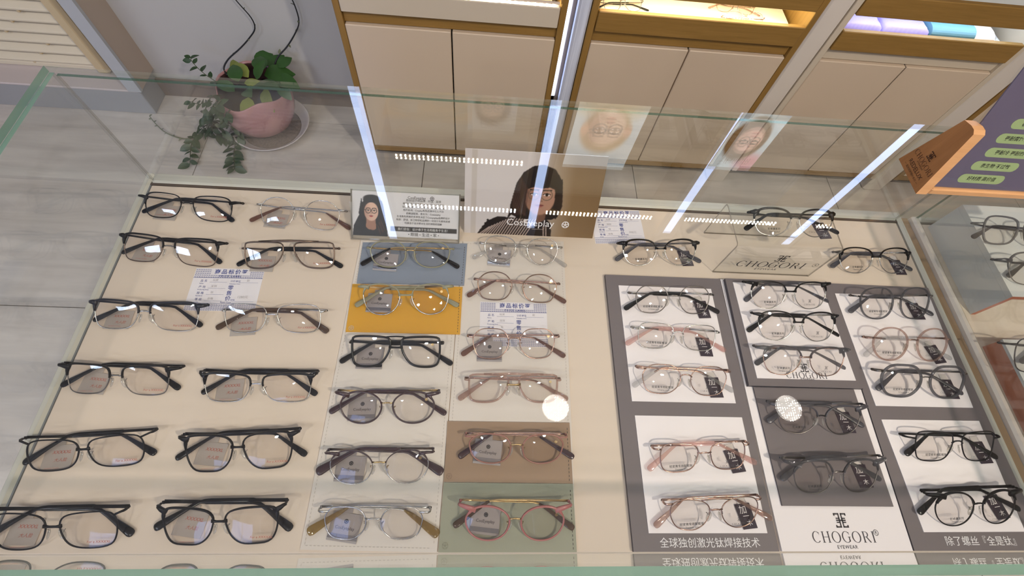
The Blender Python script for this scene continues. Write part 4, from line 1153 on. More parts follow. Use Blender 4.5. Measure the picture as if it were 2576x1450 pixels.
def eyeglasses(label, geo, shape='rect', rim='silver', rr=.00075, lower=None, brow=None, bw=.0036, full=False, endp=None, bridge='arc', bmat=None,
               temple='silver', tw=.0030, tip='black', tipw=.0062, tagk=None, prints=None, group=None, top=None, corner=0.0, cn=0, tstr=.098, padm='silver', seedn=0, short=False):
    cx, cy, zs, rz, sep, lw, lh, hw, uh = geo
    rnd = random.Random(seedn+int(cx*1e4))
    t = thing('eyeglasses', label, 'glasses', (cx, cy, TZ+zs), rz, group)
    rimt = rr if not full else max(rr, .0013)
    z0 = lh/2*ST+rimt+.0006
    a, h2 = lw/2, lh/2
    def V(x): return -1.1*x*x
    def F(x, u, v=0.0):
        v = v+V(x); return (x, u*CT-v*ST, z0+u*ST+v*CT+.0022)
    NRM = (0, -ST, CT)
    out = outline(shape, 44)
    n = len(out)
    uh = min(uh, h2*.98)
    sides = (-1, 1)
    def lp(s, k, sc=1.0): return (s*(sep/2+out[k % n][0]*a*sc), out[k % n][1]*h2*sc)
    # index of temple-side point at hinge height (x>0)
    kt = min((k for k in range(n) if out[k][0] > .2), key=lambda k: abs(out[k][1]*h2-min(uh, h2*.8)))
    kn = min((k for k in range(n) if out[k][0] < -.2), key=lambda k: abs(out[k][1]-.22))
    # orientation: find direction that goes from temple side over the top to nasal side
    def arc(k0, k1):
        up = []; k = k0
        while True:
            up.append(k % n)
            if k % n == k1: break
            k += 1
        if max(out[i][1] for i in up) > .95: return up
        dn = []; k = k0
        while True:
            dn.append(k % n)
            if k % n == k1: break
            k -= 1
        return dn
    for s in sides:
        q = MB()
        pts = [F(*lp(s, k)) for k in range(n)]
        if full:
            w = rr*2
            q.sweep([F(*lp(s, k)) for k in range(n)], w, .0028, closed=True, nrm=NRM)
            q.build('rim', M[rim], t)
        else:
            q.tube(pts, rr, closed=True, seg=6)
            q.build('rim', M[lower or rim], t)
        # lens: two curved faces with an edge
        q = MB(); rings = (1.0, .72, .4)
        vs = []; dome = .0014
        for side, off in ((1, .0006), (-1, -.0006)):
            base = len(vs)
            for r_ in rings:
                for k in range(n):
                    x_, u_ = s*(sep/2+out[k][0]*(a-.0004)*r_), out[k][1]*(h2-.0004)*r_
                    vs.append(F(x_, u_, off+dome*(1-r_*r_)))
            vs.append(F(s*sep/2, 0, off+dome))
        N3 = n*3+1; fs = []
        for b0, fl in ((0, False), (N3, True)):
            for j in range(2):
                for k in range(n):
                    f_ = (b0+j*n+k, b0+j*n+(k+1) % n, b0+(j+1)*n+(k+1) % n, b0+(j+1)*n+k)
                    fs.append(f_ if not fl else f_[::-1])
            for k in range(n):
                f_ = (b0+2*n+k, b0+2*n+(k+1) % n, b0+3*n)
                fs.append(f_ if not fl else f_[::-1])
        q.add(vs, fs, True); lens = q.build('lens', M['lens'], t)
        # brow bar / thick upper rim
        if brow:
            up = arc(kt, kn); m_ = len(up)
            ks = up
            # start a little below the hinge on the temple side
            d_ = up[1]-up[0] if m_ > 1 else 1
            d_ = 1 if d_ in (1, -(n-1)) else -1
            pre = [(kt-d_*j) % n for j in (4, 3, 2, 1)]
            ks = pre+up; m_ = len(ks)
            ww = []
            for i in range(m_):
                f_ = i/(m_-1)
                w = bw*(1.0-.45*f_)
                if f_ < .22: w = bw*(1.35-.9*abs(f_-.14)/.14*.5)
                if i < 2: w *= .45+.25*i
                ww.append(w)
            q = MB(); q.sweep([F(*lp(s, k, 1.0+.0), .0004) for k in ks], ww, .0030, nrm=NRM)
            # flared end piece
            ex, eu = lp(s, kt)
            tu = uh
            p3 = [F(ex-s*.0020, eu-.0016, .0005), F(ex+(s*hw-ex)*.45, eu+(tu-eu)*.4, .0004), F(s*(hw-.0012), tu, -.0004), F(s*(hw+.0002), tu, -.0024)]
            q.sweep(p3, [bw*2.3, bw*1.9, bw*1.35, bw*1.15], .0034, nrm=NRM)
            if corner:
                p3 = [F(*lp(s, (kt+d_*2) % n), .0004), F(s*(hw-.002), min(h2*1.02, tu+corner), -.0004)]
                q.sweep(p3, [bw, bw*.5], .0026, nrm=NRM)
            bb = q.build('brow_bar', M[brow], t)
            r_ = MB(); c_ = F(s*(hw-.0045), tu+.0006, .0016); r_.ell(c_, (.0011, .0006, .0006), None, 6, 4)
            if bw > .003: r_.build('rivet', M['silver'], bb)
        # end piece and hinge
        ex, eu = lp(s, kt)
        q = MB(); em_ = endp or brow or lower or rim
        q.sweep([F(ex, eu), F(s*(hw-.0022), uh, -.0004), F(s*(hw-.0006), uh, -.0022), F(s*(hw-.0002), uh, -.0058), F(s*(hw-.0004), uh, -.0100)], [.0020, .0022, .0026, .0028, .0026], .0017, nrm=NRM)
        hc = F(s*(hw-.0012), uh, -.0085); q.box(hc[0]-.0012, hc[0]+.0012, hc[1]-.0016, hc[1]+.0016, max(hc[2]-.0014, .0007), hc[2]+.0014, .0003)
        q.build('end_piece', M[em_], t)
        # folded temple: straight run, then the drop end
        yh, zh = uh*CT+.0100*ST-V(hw)*ST, max(z0+uh*ST-.0100*CT+.0022+V(hw)*CT, .0022)
        zl = .0062 if s > 0 else .0026
        sx = s*(hw-.0010)
        P0 = Vector((sx, yh, zh)); P1 = Vector((s*(hw-.012), yh+.0002, (zh*.6+zl*.4))); P2 = Vector((s*(hw-.040), yh+(.0007 if s > 0 else -.0004), zl)); P3 = Vector((s*(hw-tstr*.86), yh+(.0008 if s > 0 else -.0012), zl))
        ang = math.radians(36+rnd.uniform(-3, 3))
        B = P3+Vector((-s*.012, -.0016, 0))
        E1 = B+Vector((-s*math.cos(ang)*.022, -math.sin(ang)*.019, -.0002)); E2 = B+Vector((-s*math.cos(ang)*.049, -math.sin(ang)*.043, -.0006))
        lo = max(.0018, .0)
        E1.z = max(E1.z, lo); E2.z = max(zl-.0022, lo+.0002)
        run = [P2, P3, (P3+B)/2+Vector((0, .0004, 0)), B, (B+E1)/2+Vector((0, .0002, 0)), E1, (E1+E2)/2, E2-(E2-E1)*.16, E2-(E2-E1)*.05, E2]
        rw = [tw*1.1, max(tw, tipw*.55), max(tw*.95, tipw*.5), tipw*.52, tipw*.58, tipw*.72, tipw*1.04, tipw*1.20, tipw*1.0, tipw*.55]
        rt = [.0018, .0022, .0022, .0022, .0022, .0023, .0025, .0025, .0022, .0014]
        q = MB()
        if short:
            q.sweep([P0, P1, P2, P3, run[2], B, run[4]], [tw*.95, tw*.8, tw*.8, tw*.75, tw*.75, tw*.75, tw*.7], .0014); tm_ = q.build('temple', M[temple], t)
            q = MB(); q.sweep(run[3:], [tw*.8]+rw[4:], rt[3:]); q.build('temple_tip', M[tip], tm_)
        else:
            q.sweep([P0, P1, P2], [tw*.95, tw*.85, tw*.9], .0014); tm_ = q.build('temple', M[temple], t)
            q = MB(); q.sweep([P2+Vector((s*.002, 0, 0))]+run, [tw*.9]+rw, [.0014]+rt); q.build('temple_tip', M[tip], tm_)
        # nose pad on its wire arm
        nx, nu = s*(sep/2-a*.93), -h2*.06
        q = MB(); q.tube([F(nx, nu+.001), F(nx+s*.0012, nu+.0022, -.0028), F(nx-s*.0004, nu+.0012, -.0044), F(nx-s*.0014, nu-.0018, -.0030)], .00042, seg=5)
        ar = q.build('pad_arm', M[padm], t)
        q = MB(); R3 = (Matrix.Rotation(TH, 3, 'X') @ Matrix.Rotation(s*math.radians(20), 3, 'Z') @ Matrix.Rotation(s*math.radians(35), 3, 'Y'))
        q.ell(F(nx-s*.0018, nu-.0030, -.0024), (.0028, .0062, .0010), R3, 12, 6); pd = q.build('nose_pad', M['silicone'], ar)
        # demo print on the lens
        if prints == 'A' and s > 0:
            text(lens, 'For a XXXXXL', .0036, Matrix.Translation(F(sep/2+a*.38, -h2*.62, .0022)) @ Matrix.Rotation(TH, 4, 'X'), 'print_red', shear=.25, bold=.01)
        if prints == 'A' and s < 0:
            text(lens, 'AUTHENTIC TITANIUM', .0014, Matrix.Translation(F(-sep/2-a*.05, -h2*.78, .0022)) @ Matrix.Rotation(TH, 4, 'X'), 'print_red')
        if prints in ('C', 'D') and s < 0:
            Mx = Matrix.Translation(F(-sep/2+a*.05, -h2*.52, .0024)) @ Matrix.Rotation(TH, 4, 'X')
            text(lens, '轻变焦专用配框架' if prints == 'C' else '钛金属系列', .0036, Mx, 'print_black', bold=.012)
            text(lens, 'Titanium Alloy' if cn % 2 else 'TITANIUM-P', .0028, Mx @ T3(.001, -.0040), 'print_black')
        if prints in ('C', 'D') and s > 0:
            Mx = Matrix.Translation(F(sep/2-a*.08, -h2*.55, .0024)) @ Matrix.Rotation(TH, 4, 'X')
            em = MB(); emblem(em, .0042, 0, .0030, 0); serif(em, 'CHOGORI', .0026, 0, -.0022, 0, .12)
            link('lens_mark', em.mesh('lens_mark', M['print_dark']), lens, Mx)
        if prints == 'B' and s > 0:
            em = MB(); wheel(em, .0017, 0, 0, 0, .3)
            link('lens_mark', em.mesh('lens_mark', M['gold']), lens, Matrix.Translation(F(sep/2+a*.62, h2*.50, .0016)) @ Matrix.Rotation(TH, 4, 'X'))
    # bridge
    bm2 = bmat or brow or rim
    xn = sep/2-a
    u0 = h2*.26
    q = MB()
    if bridge == 'arc':
        q.tube([F(-xn-.0012, u0-.0004), F(-xn*.72, u0+.0020, .0004), F(-xn*.3, u0+.0027, .0006), F(xn*.3, u0+.0027, .0006), F(xn*.72, u0+.0020, .0004), F(xn+.0012, u0-.0004)], .0010, seg=6)
    elif bridge == 'flat':
        q.sweep([F(-xn-.002, u0+.0010, .0004), F(-xn*.5, u0+.0006, .0006), F(xn*.5, u0+.0006, .0006), F(xn+.002, u0+.0010, .0004)], [.0040, .0022, .0022, .0040], .0022, nrm=NRM)
    elif bridge == 'w':
        q.sweep([F(-xn-.001, u0+.001), F(-xn*.55, u0+.0006, .0006), F(-xn*.4, u0+.0012, .0006), F(xn*.4, u0+.0012, .0006), F(xn*.55, u0+.0006, .0006), F(xn+.001, u0+.001)], .0017, .0016, nrm=NRM)
    q.build('bridge', M[bm2], t)
    if top:
        kx = max((k for k in range(n) if out[k][0] < 0), key=lambda k: out[k][1]-.4*out[k][0]*0)
        q = MB()
        if top == 'wide':
            q.sweep([F(-sep/2-a*.25, h2*1.0+.0006), F(-sep*.25, h2+.0014, .0006), F(0, h2+.0016, .0006), F(sep*.25, h2+.0014, .0006), F(sep/2+a*.25, h2*1.0+.0006)], [.0022, .0030, .0032, .0030, .0022], .0016, nrm=NRM)
        else:
            xx = sep/2-a*.55
            q.tube([F(-xx, h2*.93), F(-xx*.5, h2*.97+.0006, .0006), F(0, h2*.98+.0008, .0008), F(xx*.5, h2*.97+.0006, .0006), F(xx, h2*.93)], .0009, seg=6)
        q.build('top_bar', M[bm2 if top != 'wide' else (brow or rim)], t)
    # hang tag
    yh = uh*CT+.0053+.0025
    if tagk == 'A':
        rot = rnd.uniform(-.16, .10); px = -sep/2+rnd.uniform(-.006, .004)
        Mx = T3(px, yh-.0215, .0005, rot)
        q = MB(); q.box(-.0155, .0155, -.013, .0125, 0, .0005, .0002); q.box(-.009, .003, .0125, .0185, .0001, .0004)
        g = link('hang_tag', q.mesh('hang_tag', M['tagA']), t, Mx)
        text(g, 'XXXXXL', .0048, T3(.002, .0045, .0006), 'print_red', shear=.25, bold=.01); text(g, '大人脸', .0044, T3(.003, -.0040, .0006), 'print_red', shear=.2)
    elif tagk == 'B':
        rot = rnd.uniform(-.14, .04); px = -sep/2-.004+rnd.uniform(-.006, .004)
        Mx = T3(px, yh-.0200, .0005, rot)
        q = MB(); q.box(-.0165, .0165, -.0150, .0135, 0, .0005, .0002); q.box(-.008, .004, .0135, .0190, .0001, .0004)
        g = link('hang_tag', q.mesh('hang_tag', M['tagB']), t, Mx)
        q = MB(); q.box(-.0163, .0163, -.0125, -.0078, .0005, .0007); q.build('foil_strip', M['tagBs'], g)
        q = MB(); wheel(q, .0024, 0, .0052, .0007, .28); q.build('printed_mark', M['print_black'], g)
        text(g, 'CosEyeplay', .0046, T3(0, -.0015, .0007), 'print_dark')
    elif tagk == 'C':
        rot = rnd.uniform(-.02, .16); px = sep/2+.0125+rnd.uniform(-.002, .002)
        Mx = T3(px, yh-.0225, .0005, rot)
        q = MB(); q.prism([(-.0095, .0135), (.0095, .0135), (.0110, -.0135), (-.0065, -.0135)], 0, .0005)
        g = link('hang_tag', q.mesh('hang_tag', M['tagC']), t, Mx)
        q = MB(); q.box(-.005, .005, .0135, .0205, .0001, .0004); q.build('tape', M['foil'], g)
        text(g, '加', .0096, T3(-.001, .0065, .0007), 'print_white'); text(g, '一', .0080, T3(.001, -.0005, .0007), 'print_white'); text(g, '木', .0070, T3(.003, -.0075, .0007), 'print_white')
    return t

G = {}
for line in '''g1=(-0.4212,0.4059,0.0,-0.031,0.0682,0.0518,0.0355,0.0713,0.0116)
g2=(-0.2637,0.4026,0.0,-0.035,0.0635,0.0491,0.0420,0.0639,0.0091)
g3=(-0.4223,0.3329,0.0,-0.050,0.0700,0.0546,0.0377,0.0695,0.0152)
g4=(-0.2638,0.3326,0.0,0.049,0.0670,0.0526,0.0367,0.0653,0.0093)
g5=(-0.4208,0.2357,0.0,-0.003,0.0697,0.0560,0.0373,0.0702,0.0145)
g6=(-0.2648,0.2371,0.0,0.027,0.0664,0.0530,0.0374,0.0653,0.0093)
g7=(-0.4244,0.1525,0.0,-0.003,0.0643,0.0504,0.0364,0.0689,0.0150)
g8=(-0.2621,0.1464,0.0,0.016,0.0689,0.0550,0.0355,0.0682,0.0183)
g9=(-0.4279,0.0693,0.0,0.083,0.0640,0.0549,0.0353,0.0687,0.0206)
g10=(-0.2635,0.0725,0.0,0.064,0.0626,0.0517,0.0428,0.0645,0.0186)
g11=(-0.4269,-0.0071,0.0,0.024,0.0661,0.0527,0.0392,0.0652,0.0174)
g12=(-0.2635,-0.0022,0.0,0.017,0.0640,0.0522,0.0410,0.0650,0.0201)
g13=(-0.0983,0.3405,0.003,0.034,0.0614,0.0497,0.0365,0.0615,0.0084)
g14=(-0.0966,0.2693,0.003,0.044,0.0644,0.0486,0.0415,0.0622,0.0171)
g15=(-0.1018,0.1956,0.002,0.016,0.0620,0.0484,0.0392,0.0597,0.0101)
g16=(-0.1042,0.1251,0.002,0.019,0.0623,0.0491,0.0393,0.0615,0.0171)
g17=(-0.1051,0.0578,0.002,0.021,0.0624,0.0478,0.0403,0.0606,0.0154)
g18=(-0.1041,0.0005,0.002,-0.003,0.0601,0.0444,0.0369,0.0606,0.0109)
g19=(0.0600,0.3551,0.002,-0.016,0.0615,0.0447,0.0387,0.0612,0.0078)
g20=(0.0539,0.2948,0.002,-0.022,0.0628,0.0478,0.0394,0.0611,0.0074)
g21=(0.0494,0.2113,0.002,0.029,0.0613,0.0466,0.0399,0.0615,0.0086)
g22=(0.0485,0.1517,0.002,0.018,0.0625,0.0490,0.0356,0.0614,0.0097)
g23=(0.0521,0.0794,0.003,0.005,0.0630,0.0488,0.0357,0.0615,0.0132)
g24=(0.0501,0.0006,0.003,-0.002,0.0611,0.0483,0.0397,0.0624,0.0189)
g25=(0.2700,0.3639,0.0,0.056,0.0629,0.0498,0.0389,0.0629,0.0139)
g26=(0.4327,0.3725,0.079,0.021,0.0634,0.0512,0.0377,0.0615,0.0131)
g27=(0.6143,0.3662,0.0,0.038,0.0635,0.0518,0.0396,0.0626,0.0126)
g28=(0.2747,0.2823,0.006,0.018,0.0618,0.0451,0.0389,0.0618,0.0076)
g29=(0.2719,0.2268,0.006,-0.022,0.0602,0.0473,0.0352,0.0611,0.0082)
g30=(0.2720,0.1666,0.006,-0.018,0.0627,0.0493,0.0386,0.0630,0.0124)
g31=(0.2790,0.0726,0.006,0.060,0.0615,0.0459,0.0353,0.0612,0.0109)
g32=(0.2805,0.0106,0.006,0.053,0.0599,0.0459,0.0364,0.0589,0.0125)
g33=(0.4492,0.2954,0.008,0.027,0.0639,0.0507,0.0393,0.0649,0.0178)
g34=(0.4467,0.2467,0.008,0.010,0.0616,0.0503,0.0413,0.0622,0.0159)
g35=(0.4424,0.1962,0.008,-0.003,0.0632,0.0507,0.0396,0.0668,0.0163)
g36=(0.4420,0.1191,0.006,-0.008,0.0605,0.0496,0.0379,0.0655,0.0179)
g37=(0.4415,0.0517,0.006,0.031,0.0616,0.0473,0.0413,0.0658,0.0185)
g38=(0.6106,0.2888,0.006,0.039,0.0611,0.0485,0.0456,0.0635,0.0105)
g39=(0.6082,0.2248,0.006,0.011,0.0629,0.0482,0.0461,0.0632,0.0073)
g40=(0.6055,0.1719,0.006,-0.006,0.0663,0.0531,0.0434,0.0664,0.0116)
g41=(0.6142,0.0886,0.006,0.013,0.0602,0.0476,0.0389,0.0662,0.0108)
g42=(0.6075,0.0176,0.006,0.044,0.0592,0.0470,0.0423,0.0627,0.0174)
g43=(0.7981,0.3869,0.062,-0.054,0.0591,0.0493,0.0412,0.0636,0.0084)
g44=(0.8092,0.3234,0.062,-0.003,0.0671,0.0531,0.0456,0.0745,0.0110)
g45=(0.7977,0.2046,0.03,-0.004,0.0738,0.0569,0.0474,0.0786,0.0136)'''.split('\n'):
    k_, v_ = line.split('=')
    G[k_] = tuple(float(x) for x in v_.strip('()').split(','))
grA, grB, grC, grR = 'men\'s glasses on the left of the tray', 'glasses on the off-white leather mats', 'glasses of the right-hand brand', 'glasses in the right-hand case'
def A(label, g, **k):
    k.setdefault('tagk', 'A'); k.setdefault('prints', 'A'); k.setdefault('group', grA); eyeglasses(label, G[g], **k)
def B_(label, g, **k):
    k.setdefault('tagk', 'B'); k.setdefault('prints', 'B'); k.setdefault('group', grB); k.setdefault('tstr', .092); eyeglasses(label, G[g], **k)
def C_(label, g, **k):
    k.setdefault('tagk', 'C'); k.setdefault('prints', 'C'); k.setdefault('group', grC); k.setdefault('tstr', .092); eyeglasses(label, G[g], **k)
A('black full-rim rectangular glasses at the back left corner of the tray', 'g1', shape='softrect', rim='mblack', brow='black', bw=.0022, temple='black', tip='black', bridge='w', lower='mblack', rr=.0008)
A('thin silver wire hexagonal glasses with brown tips beside the portrait card', 'g2', short=True, shape='hex', rim='silver', rr=.0006, temple='silver', tip='c_brown', bridge='w', tw=.0024)
A('black browline glasses with dark bronze lower rims, second from back at the left edge', 'g3', shape='rect', rim='bronze', rr=.0007, brow='mblack', bw=.0030, temple='black', bridge='w', bmat='dsilver')
A('bronze flat-topped aviator glasses with a dark top bar and black tips', 'g4', shape='aviator', rim='bronze', rr=.0011, temple='bronze', tip='black', bridge='none', top='wide', brow=None)
A('navy black browline glasses with silver lower rims left of the price label', 'g5', shape='rect', rim='silver', rr=.0006, brow='navy', bw=.0030, temple='navy', bridge='w', bmat='silver')
A('silver wire rectangular glasses with horn brown temples below the price label', 'g6', shape='softrect', rim='silver', rr=.0006, temple='silver', tip='c_horn', tipw=.0072, bridge='w')
A('black browline glasses at the left edge, fourth row from the back', 'g7', shape='rect', rim='dsilver', rr=.0006, brow='mblack', bw=.0026, temple='black', bridge='w', bmat='dsilver')
A('black browline glasses with silver lower rims and a thick dark temple, fourth row', 'g8', shape='rect', rim='silver', rr=.0006, brow='black', bw=.0034, temple='black', tw=.0045, bridge='w', bmat='silver')
A('slim matt black rectangular glasses tilted at the left edge, fifth row', 'g9', shape='softrect', rim='mblack', rr=.0009, temple='mblack', tw=.0034, tipw=.0064, bridge='flat')
A('black square glasses with flared corners in the fifth row of the left group', 'g10', shape='bigsq', rim='mblack', rr=.0010, brow='mblack', bw=.0028, temple='black', tw=.0040, bridge='flat', lower='mblack')
A('slim black rectangular glasses cut by the left picture edge in the front row', 'g11', shape='softrect', rim='mblack', rr=.0009, temple='mblack', tw=.0042, tipw=.0070, bridge='flat')
A('black square glasses in the front row of the left group, nearest the leather mat', 'g12', shape='bigsq', rim='mblack', rr=.0010, brow='mblack', bw=.0026, temple='black', tw=.0044, tipw=.0074, bridge='flat', lower='mblack')
B_('olive and gold octagonal glasses on the slate blue leather pad', 'g13', short=True, shape='octa', rim='olive', rr=.0010, temple='gold', tip='black', bridge='w', bmat='gold', endp='olive', padm='gold')
B_('olive grey round glasses on the mustard yellow leather pad', 'g14', shape='panto', rim='silver', rr=.0008, brow='olive', bw=.0024, temple='gold', tip='olive', bridge='flat', bmat='olive', padm='gold')
B_('thick glossy black square glasses below the mustard pad', 'g15', shape='aviator', rim='black', rr=.0014, full=True, temple='black', tw=.0040, tip='black', bridge='flat', bmat='mblack', top='bar')
B_('dark plum round glasses with gold bridge on the left leather mat', 'g16', shape='round', rim='plum', rr=.0011, brow='plum', bw=.0026, lower='plum', temple='gold', tip='plum', bridge='w', bmat='gold', padm='gold')
B_('silver wire round glasses with plum brow bars on the left leather mat', 'g17', shape='round', rim='silver', rr=.0006, brow='plum', bw=.0016, temple='bronze', tip='plum', tipw=.0086, bridge='w', bmat='gold', padm='gold')
B_('silver wire square glasses with amber tips at the front of the left leather mat', 'g18', short=True, shape='crown', rim='silver', rr=.0007, temple='silver', tip='c_amber', tipw=.0086, bridge='w')
B_('silver wire round glasses with clear tips at the top of the right leather mat', 'g19', shape='panto', rim='silver', rr=.0007, temple='silver', tip='c_clear', bridge='arc')
B_('rose gold hexagonal wire glasses with brown tips, second on the right leather mat', 'g20', short=True, shape='hex', rim='copper', rr=.0008, temple='rose', tip='c_brown', bridge='arc', bmat='rose', tagk=None, padm='rose')
B_('rose gold wire glasses with a tag lying over the price label on the right mat', 'g21', short=True, shape='crown', rim='rose', rr=.0007, temple='rose', tip='c_brown', bridge='arc', bmat='rose', padm='rose')
B_('brown double bridge glasses above the taupe leather pad', 'g22', short=True, shape='aviator', rim='c_rose', rr=.0012, full=True, temple='rose', tip='c_rose', bridge='flat', bmat='gold', top='wide', tagk=None, padm='gold')
B_('rose brown octagonal glasses on the taupe brown leather pad', 'g23', short=True, shape='octa', rim='roseen', rr=.0010, brow=None, endp='roseen', temple='rose', tip='plum', bridge='w', bmat='gold', padm='gold')
B_('dusty pink glasses with flared corners on the sage green leather pad', 'g24', short=True, shape='round', rim='pinken', rr=.0011, brow='pinken', bw=.0027, lower='pinken', temple='gold', tip='c_horn', bridge='w', bmat='gold', padm='gold')
C_('black browline glasses with silver lower rims beside the back price label', 'g25', shape='panto', rim='silver', rr=.0007, brow='black', bw=.0034, temple='dsilver', tip='greyen', bridge='flat', bmat='black', prints='D', cn=1)
C_('black browline glasses lying on top of the clear acrylic riser', 'g26', shape='panto', rim='silver', rr=.0007, brow='black', bw=.0036, temple='mblack', tip='black', bridge='w', bmat='silver', prints='D')
C_('black browline glasses right of the acrylic riser at the case corner', 'g27', shape='panto', rim='silver', rr=.0007, brow='mblack', bw=.0028, temple='silver', tip='greyen', bridge='flat', bmat='mblack', prints='D', cn=1)
C_('silver wire glasses with black tips at the top of the left charcoal board', 'g28', shape='crown', rim='dsilver', rr=.0007, temple='silver', tip='black', bridge='w')
C_('silver wire glasses with clear pink tips, second on the left charcoal board', 'g29', shape='softrect', rim='silver', rr=.0007, temple='silver', tip='c_pink', bridge='arc', cn=1)
C_('rose gold wire glasses with clear tips, third on the left charcoal board', 'g30', short=True, shape='crown', rim='rose', rr=.0007, temple='rose', tip='c_clear', bridge='arc')
C_('rose gold wire glasses with pink tips, fourth on the left charcoal board', 'g31', shape='softrect', rim='rose', rr=.0008, temple='rose', tip='c_pink', bridge='w', cn=1)
C_('rose gold double bar glasses nearest the printed slogan on the left board', 'g32', short=True, shape='panto', rim='rose', rr=.0007, temple='rose', tip='c_rose', bridge='w', top='bar', cn=1)
C_('black browline glasses at the top of the charcoal slab with white window', 'g33', shape='panto', rim='silver', rr=.0007, brow='black', bw=.0028, temple='silver', tip='greyen', bridge='flat', bmat='black', prints='D')
C_('black browline glasses in the middle of the charcoal slab', 'g34', shape='panto', rim='silver', rr=.0007, brow='black', bw=.0028, temple='silver', tip='black', bridge='flat', bmat='mblack', prints='D', cn=1)
C_('smoky grey browline glasses over the printed name on the charcoal slab', 'g35', shape='panto', rim='rose', rr=.0007, brow='c_grey', bw=.0032, temple='rose', tip='c_grey', bridge='flat', bmat='rose', prints='D')
C_('grey browline glasses at the top of the dark panel on the middle board', 'g36', shape='panto', rim='dsilver', rr=.0007, brow='greyen', bw=.0028, temple='dsilver', tip='greyen', bridge='w', bmat='mblack', prints='D')
C_('smoky clear browline glasses low on the dark panel of the middle board', 'g37', shape='octa', rim='dsilver', rr=.0007, brow='c_grey', bw=.0032, temple='dsilver', tip='c_grey', bridge='w', bmat='dsilver', top='wide', prints='D', cn=1)
C_('smoky grey round glasses at the top of the right charcoal board', 'g38', shape='octa', rim='c_grey', rr=.0011, full=True, temple='dsilver', tip='greyen', bridge='w', bmat='dsilver', endp='dsilver')
C_('clear rose round glasses, second on the right charcoal board', 'g39', shape='round', rim='c_rose', rr=.0011, full=True, temple='rose', tip='c_clear', bridge='w', bmat='rose', endp='rose')
C_('smoky grey square glasses, third on the right charcoal board', 'g40', shape='crown', rim='c_grey', rr=.0016, full=True, temple='dsilver', tip='greyen', bridge='w', bmat='dsilver', endp='dsilver')
C_('thin black rectangular wire glasses on the lower window of the right board', 'g41', shape='rect', rim='mblack', rr=.0008, temple='mblack', tw=.0028, tip='black', bridge='arc', bmat='mblack', cn=1)
C_('black round browline glasses nearest the slogan on the right board', 'g42', shape='round', rim='mblack', rr=.0008, brow='mblack', bw=.0030, temple='black', tw=.0040, tip='black', bridge='w', bmat='mblack', prints='D')
C_('dark grey glasses at the back of the tall white riser in the right-hand case', 'g43', shape='softrect', rim='greyen', rr=.0012, full=True, temple='mblack', tip='black', bridge='flat', bmat='greyen', tagk=None, prints=None, group=grR)
C_('dark grey browline glasses at the front of the tall white riser in the right-hand case', 'g44', shape='panto', rim='dsilver', rr=.0007, brow='greyen', bw=.003, temple='mblack', tip='black', bridge='flat', bmat='greyen', tagk=None, prints=None, group=grR)
C_('dark glasses on the low orange sided riser in the right-hand case', 'g45', shape='softrect', rim='mblack', rr=.0008, temple='mblack', tip='black', bridge='arc', tagk=None, prints=None, group=grR)
# frames on the lit tray of the oak cabinet
for k, (x, y, rz_, lab, sh, rm, tp_) in enumerate([(.362, 1.262, .12, 'black tipped wire glasses at the left end of the lit oak cabinet tray', 'hex', 'dsilver', 'black'),
                            (.688, 1.295, -.08, 'rose gold wire glasses, rear pair on the lit oak cabinet tray', 'crown', 'rose', 'c_rose'),
                            (.700, 1.235, .03, 'rose gold wire glasses, front pair on the lit oak cabinet tray', 'panto', 'rose', 'c_pink')]):
    eyeglasses(lab, (x, y, .606-TZ, rz_, .060, .048, .040, .061, .009), shape=sh, rim=rm, rr=.0008, temple=rm, tip=tp_, group='glasses on the lit cabinet tray')

# ================================================================ PLANT BY THE WALL
pot = thing('potted_plant', 'trailing green plant in a pink ruffled pot standing by the wall', 'plant', (-.815, 1.345, .016))
PX, PY, PZ = -.815, 1.345, .016
def ruffle(x, y, z, a):
    k = max(0, (z-.10)/.075)
    s = 1+.05*k*math.sin(3*a+.6)+.03*k*math.sin(7*a)
    return x*s, y*s, z+k*(.014*math.sin(2*a-2.2)+.006*math.sin(5*a))
q = MB(); q.lathe([(.001, 0), (.058, 0), (.075, .006), (.104, .035), (.122, .075), (.126, .110), (.121, .145), (.120, .166), (.117, .168), (.1155, .160)], n=48, fn=ruffle, cap=False)
q.build('pot', M['pot'], pot)
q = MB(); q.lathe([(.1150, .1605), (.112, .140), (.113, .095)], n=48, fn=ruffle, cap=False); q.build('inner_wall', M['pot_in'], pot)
q = MB(); q.lathe([(.111, .098), (.109, .110), (.06, .118), (.01, .120)], n=28, fn=lambda x, y, z, a: (x, y, z+.004*math.sin(9*a)*(x*x+y*y)*60)); q.build('soil', M['soil'], pot)
sc = thing('pot_saucer', 'white oval saucer with grey grit under the pink pot', 'saucer', (-.800, 1.338, 0))
q = MB(); q.lathe([(.085, 0), (.100, .003), (.126, .022), (.138, .034), (.142, .034), (.130, .020), (.104, .0065), (.02, .0060)], n=44); 
q.build('saucer', M['saucer'], sc)
q = MB(); q.lathe([(.106, .0068), (.100, .0105), (.02, .0110)], n=28); q.build('grit', M['gravel'], sc)

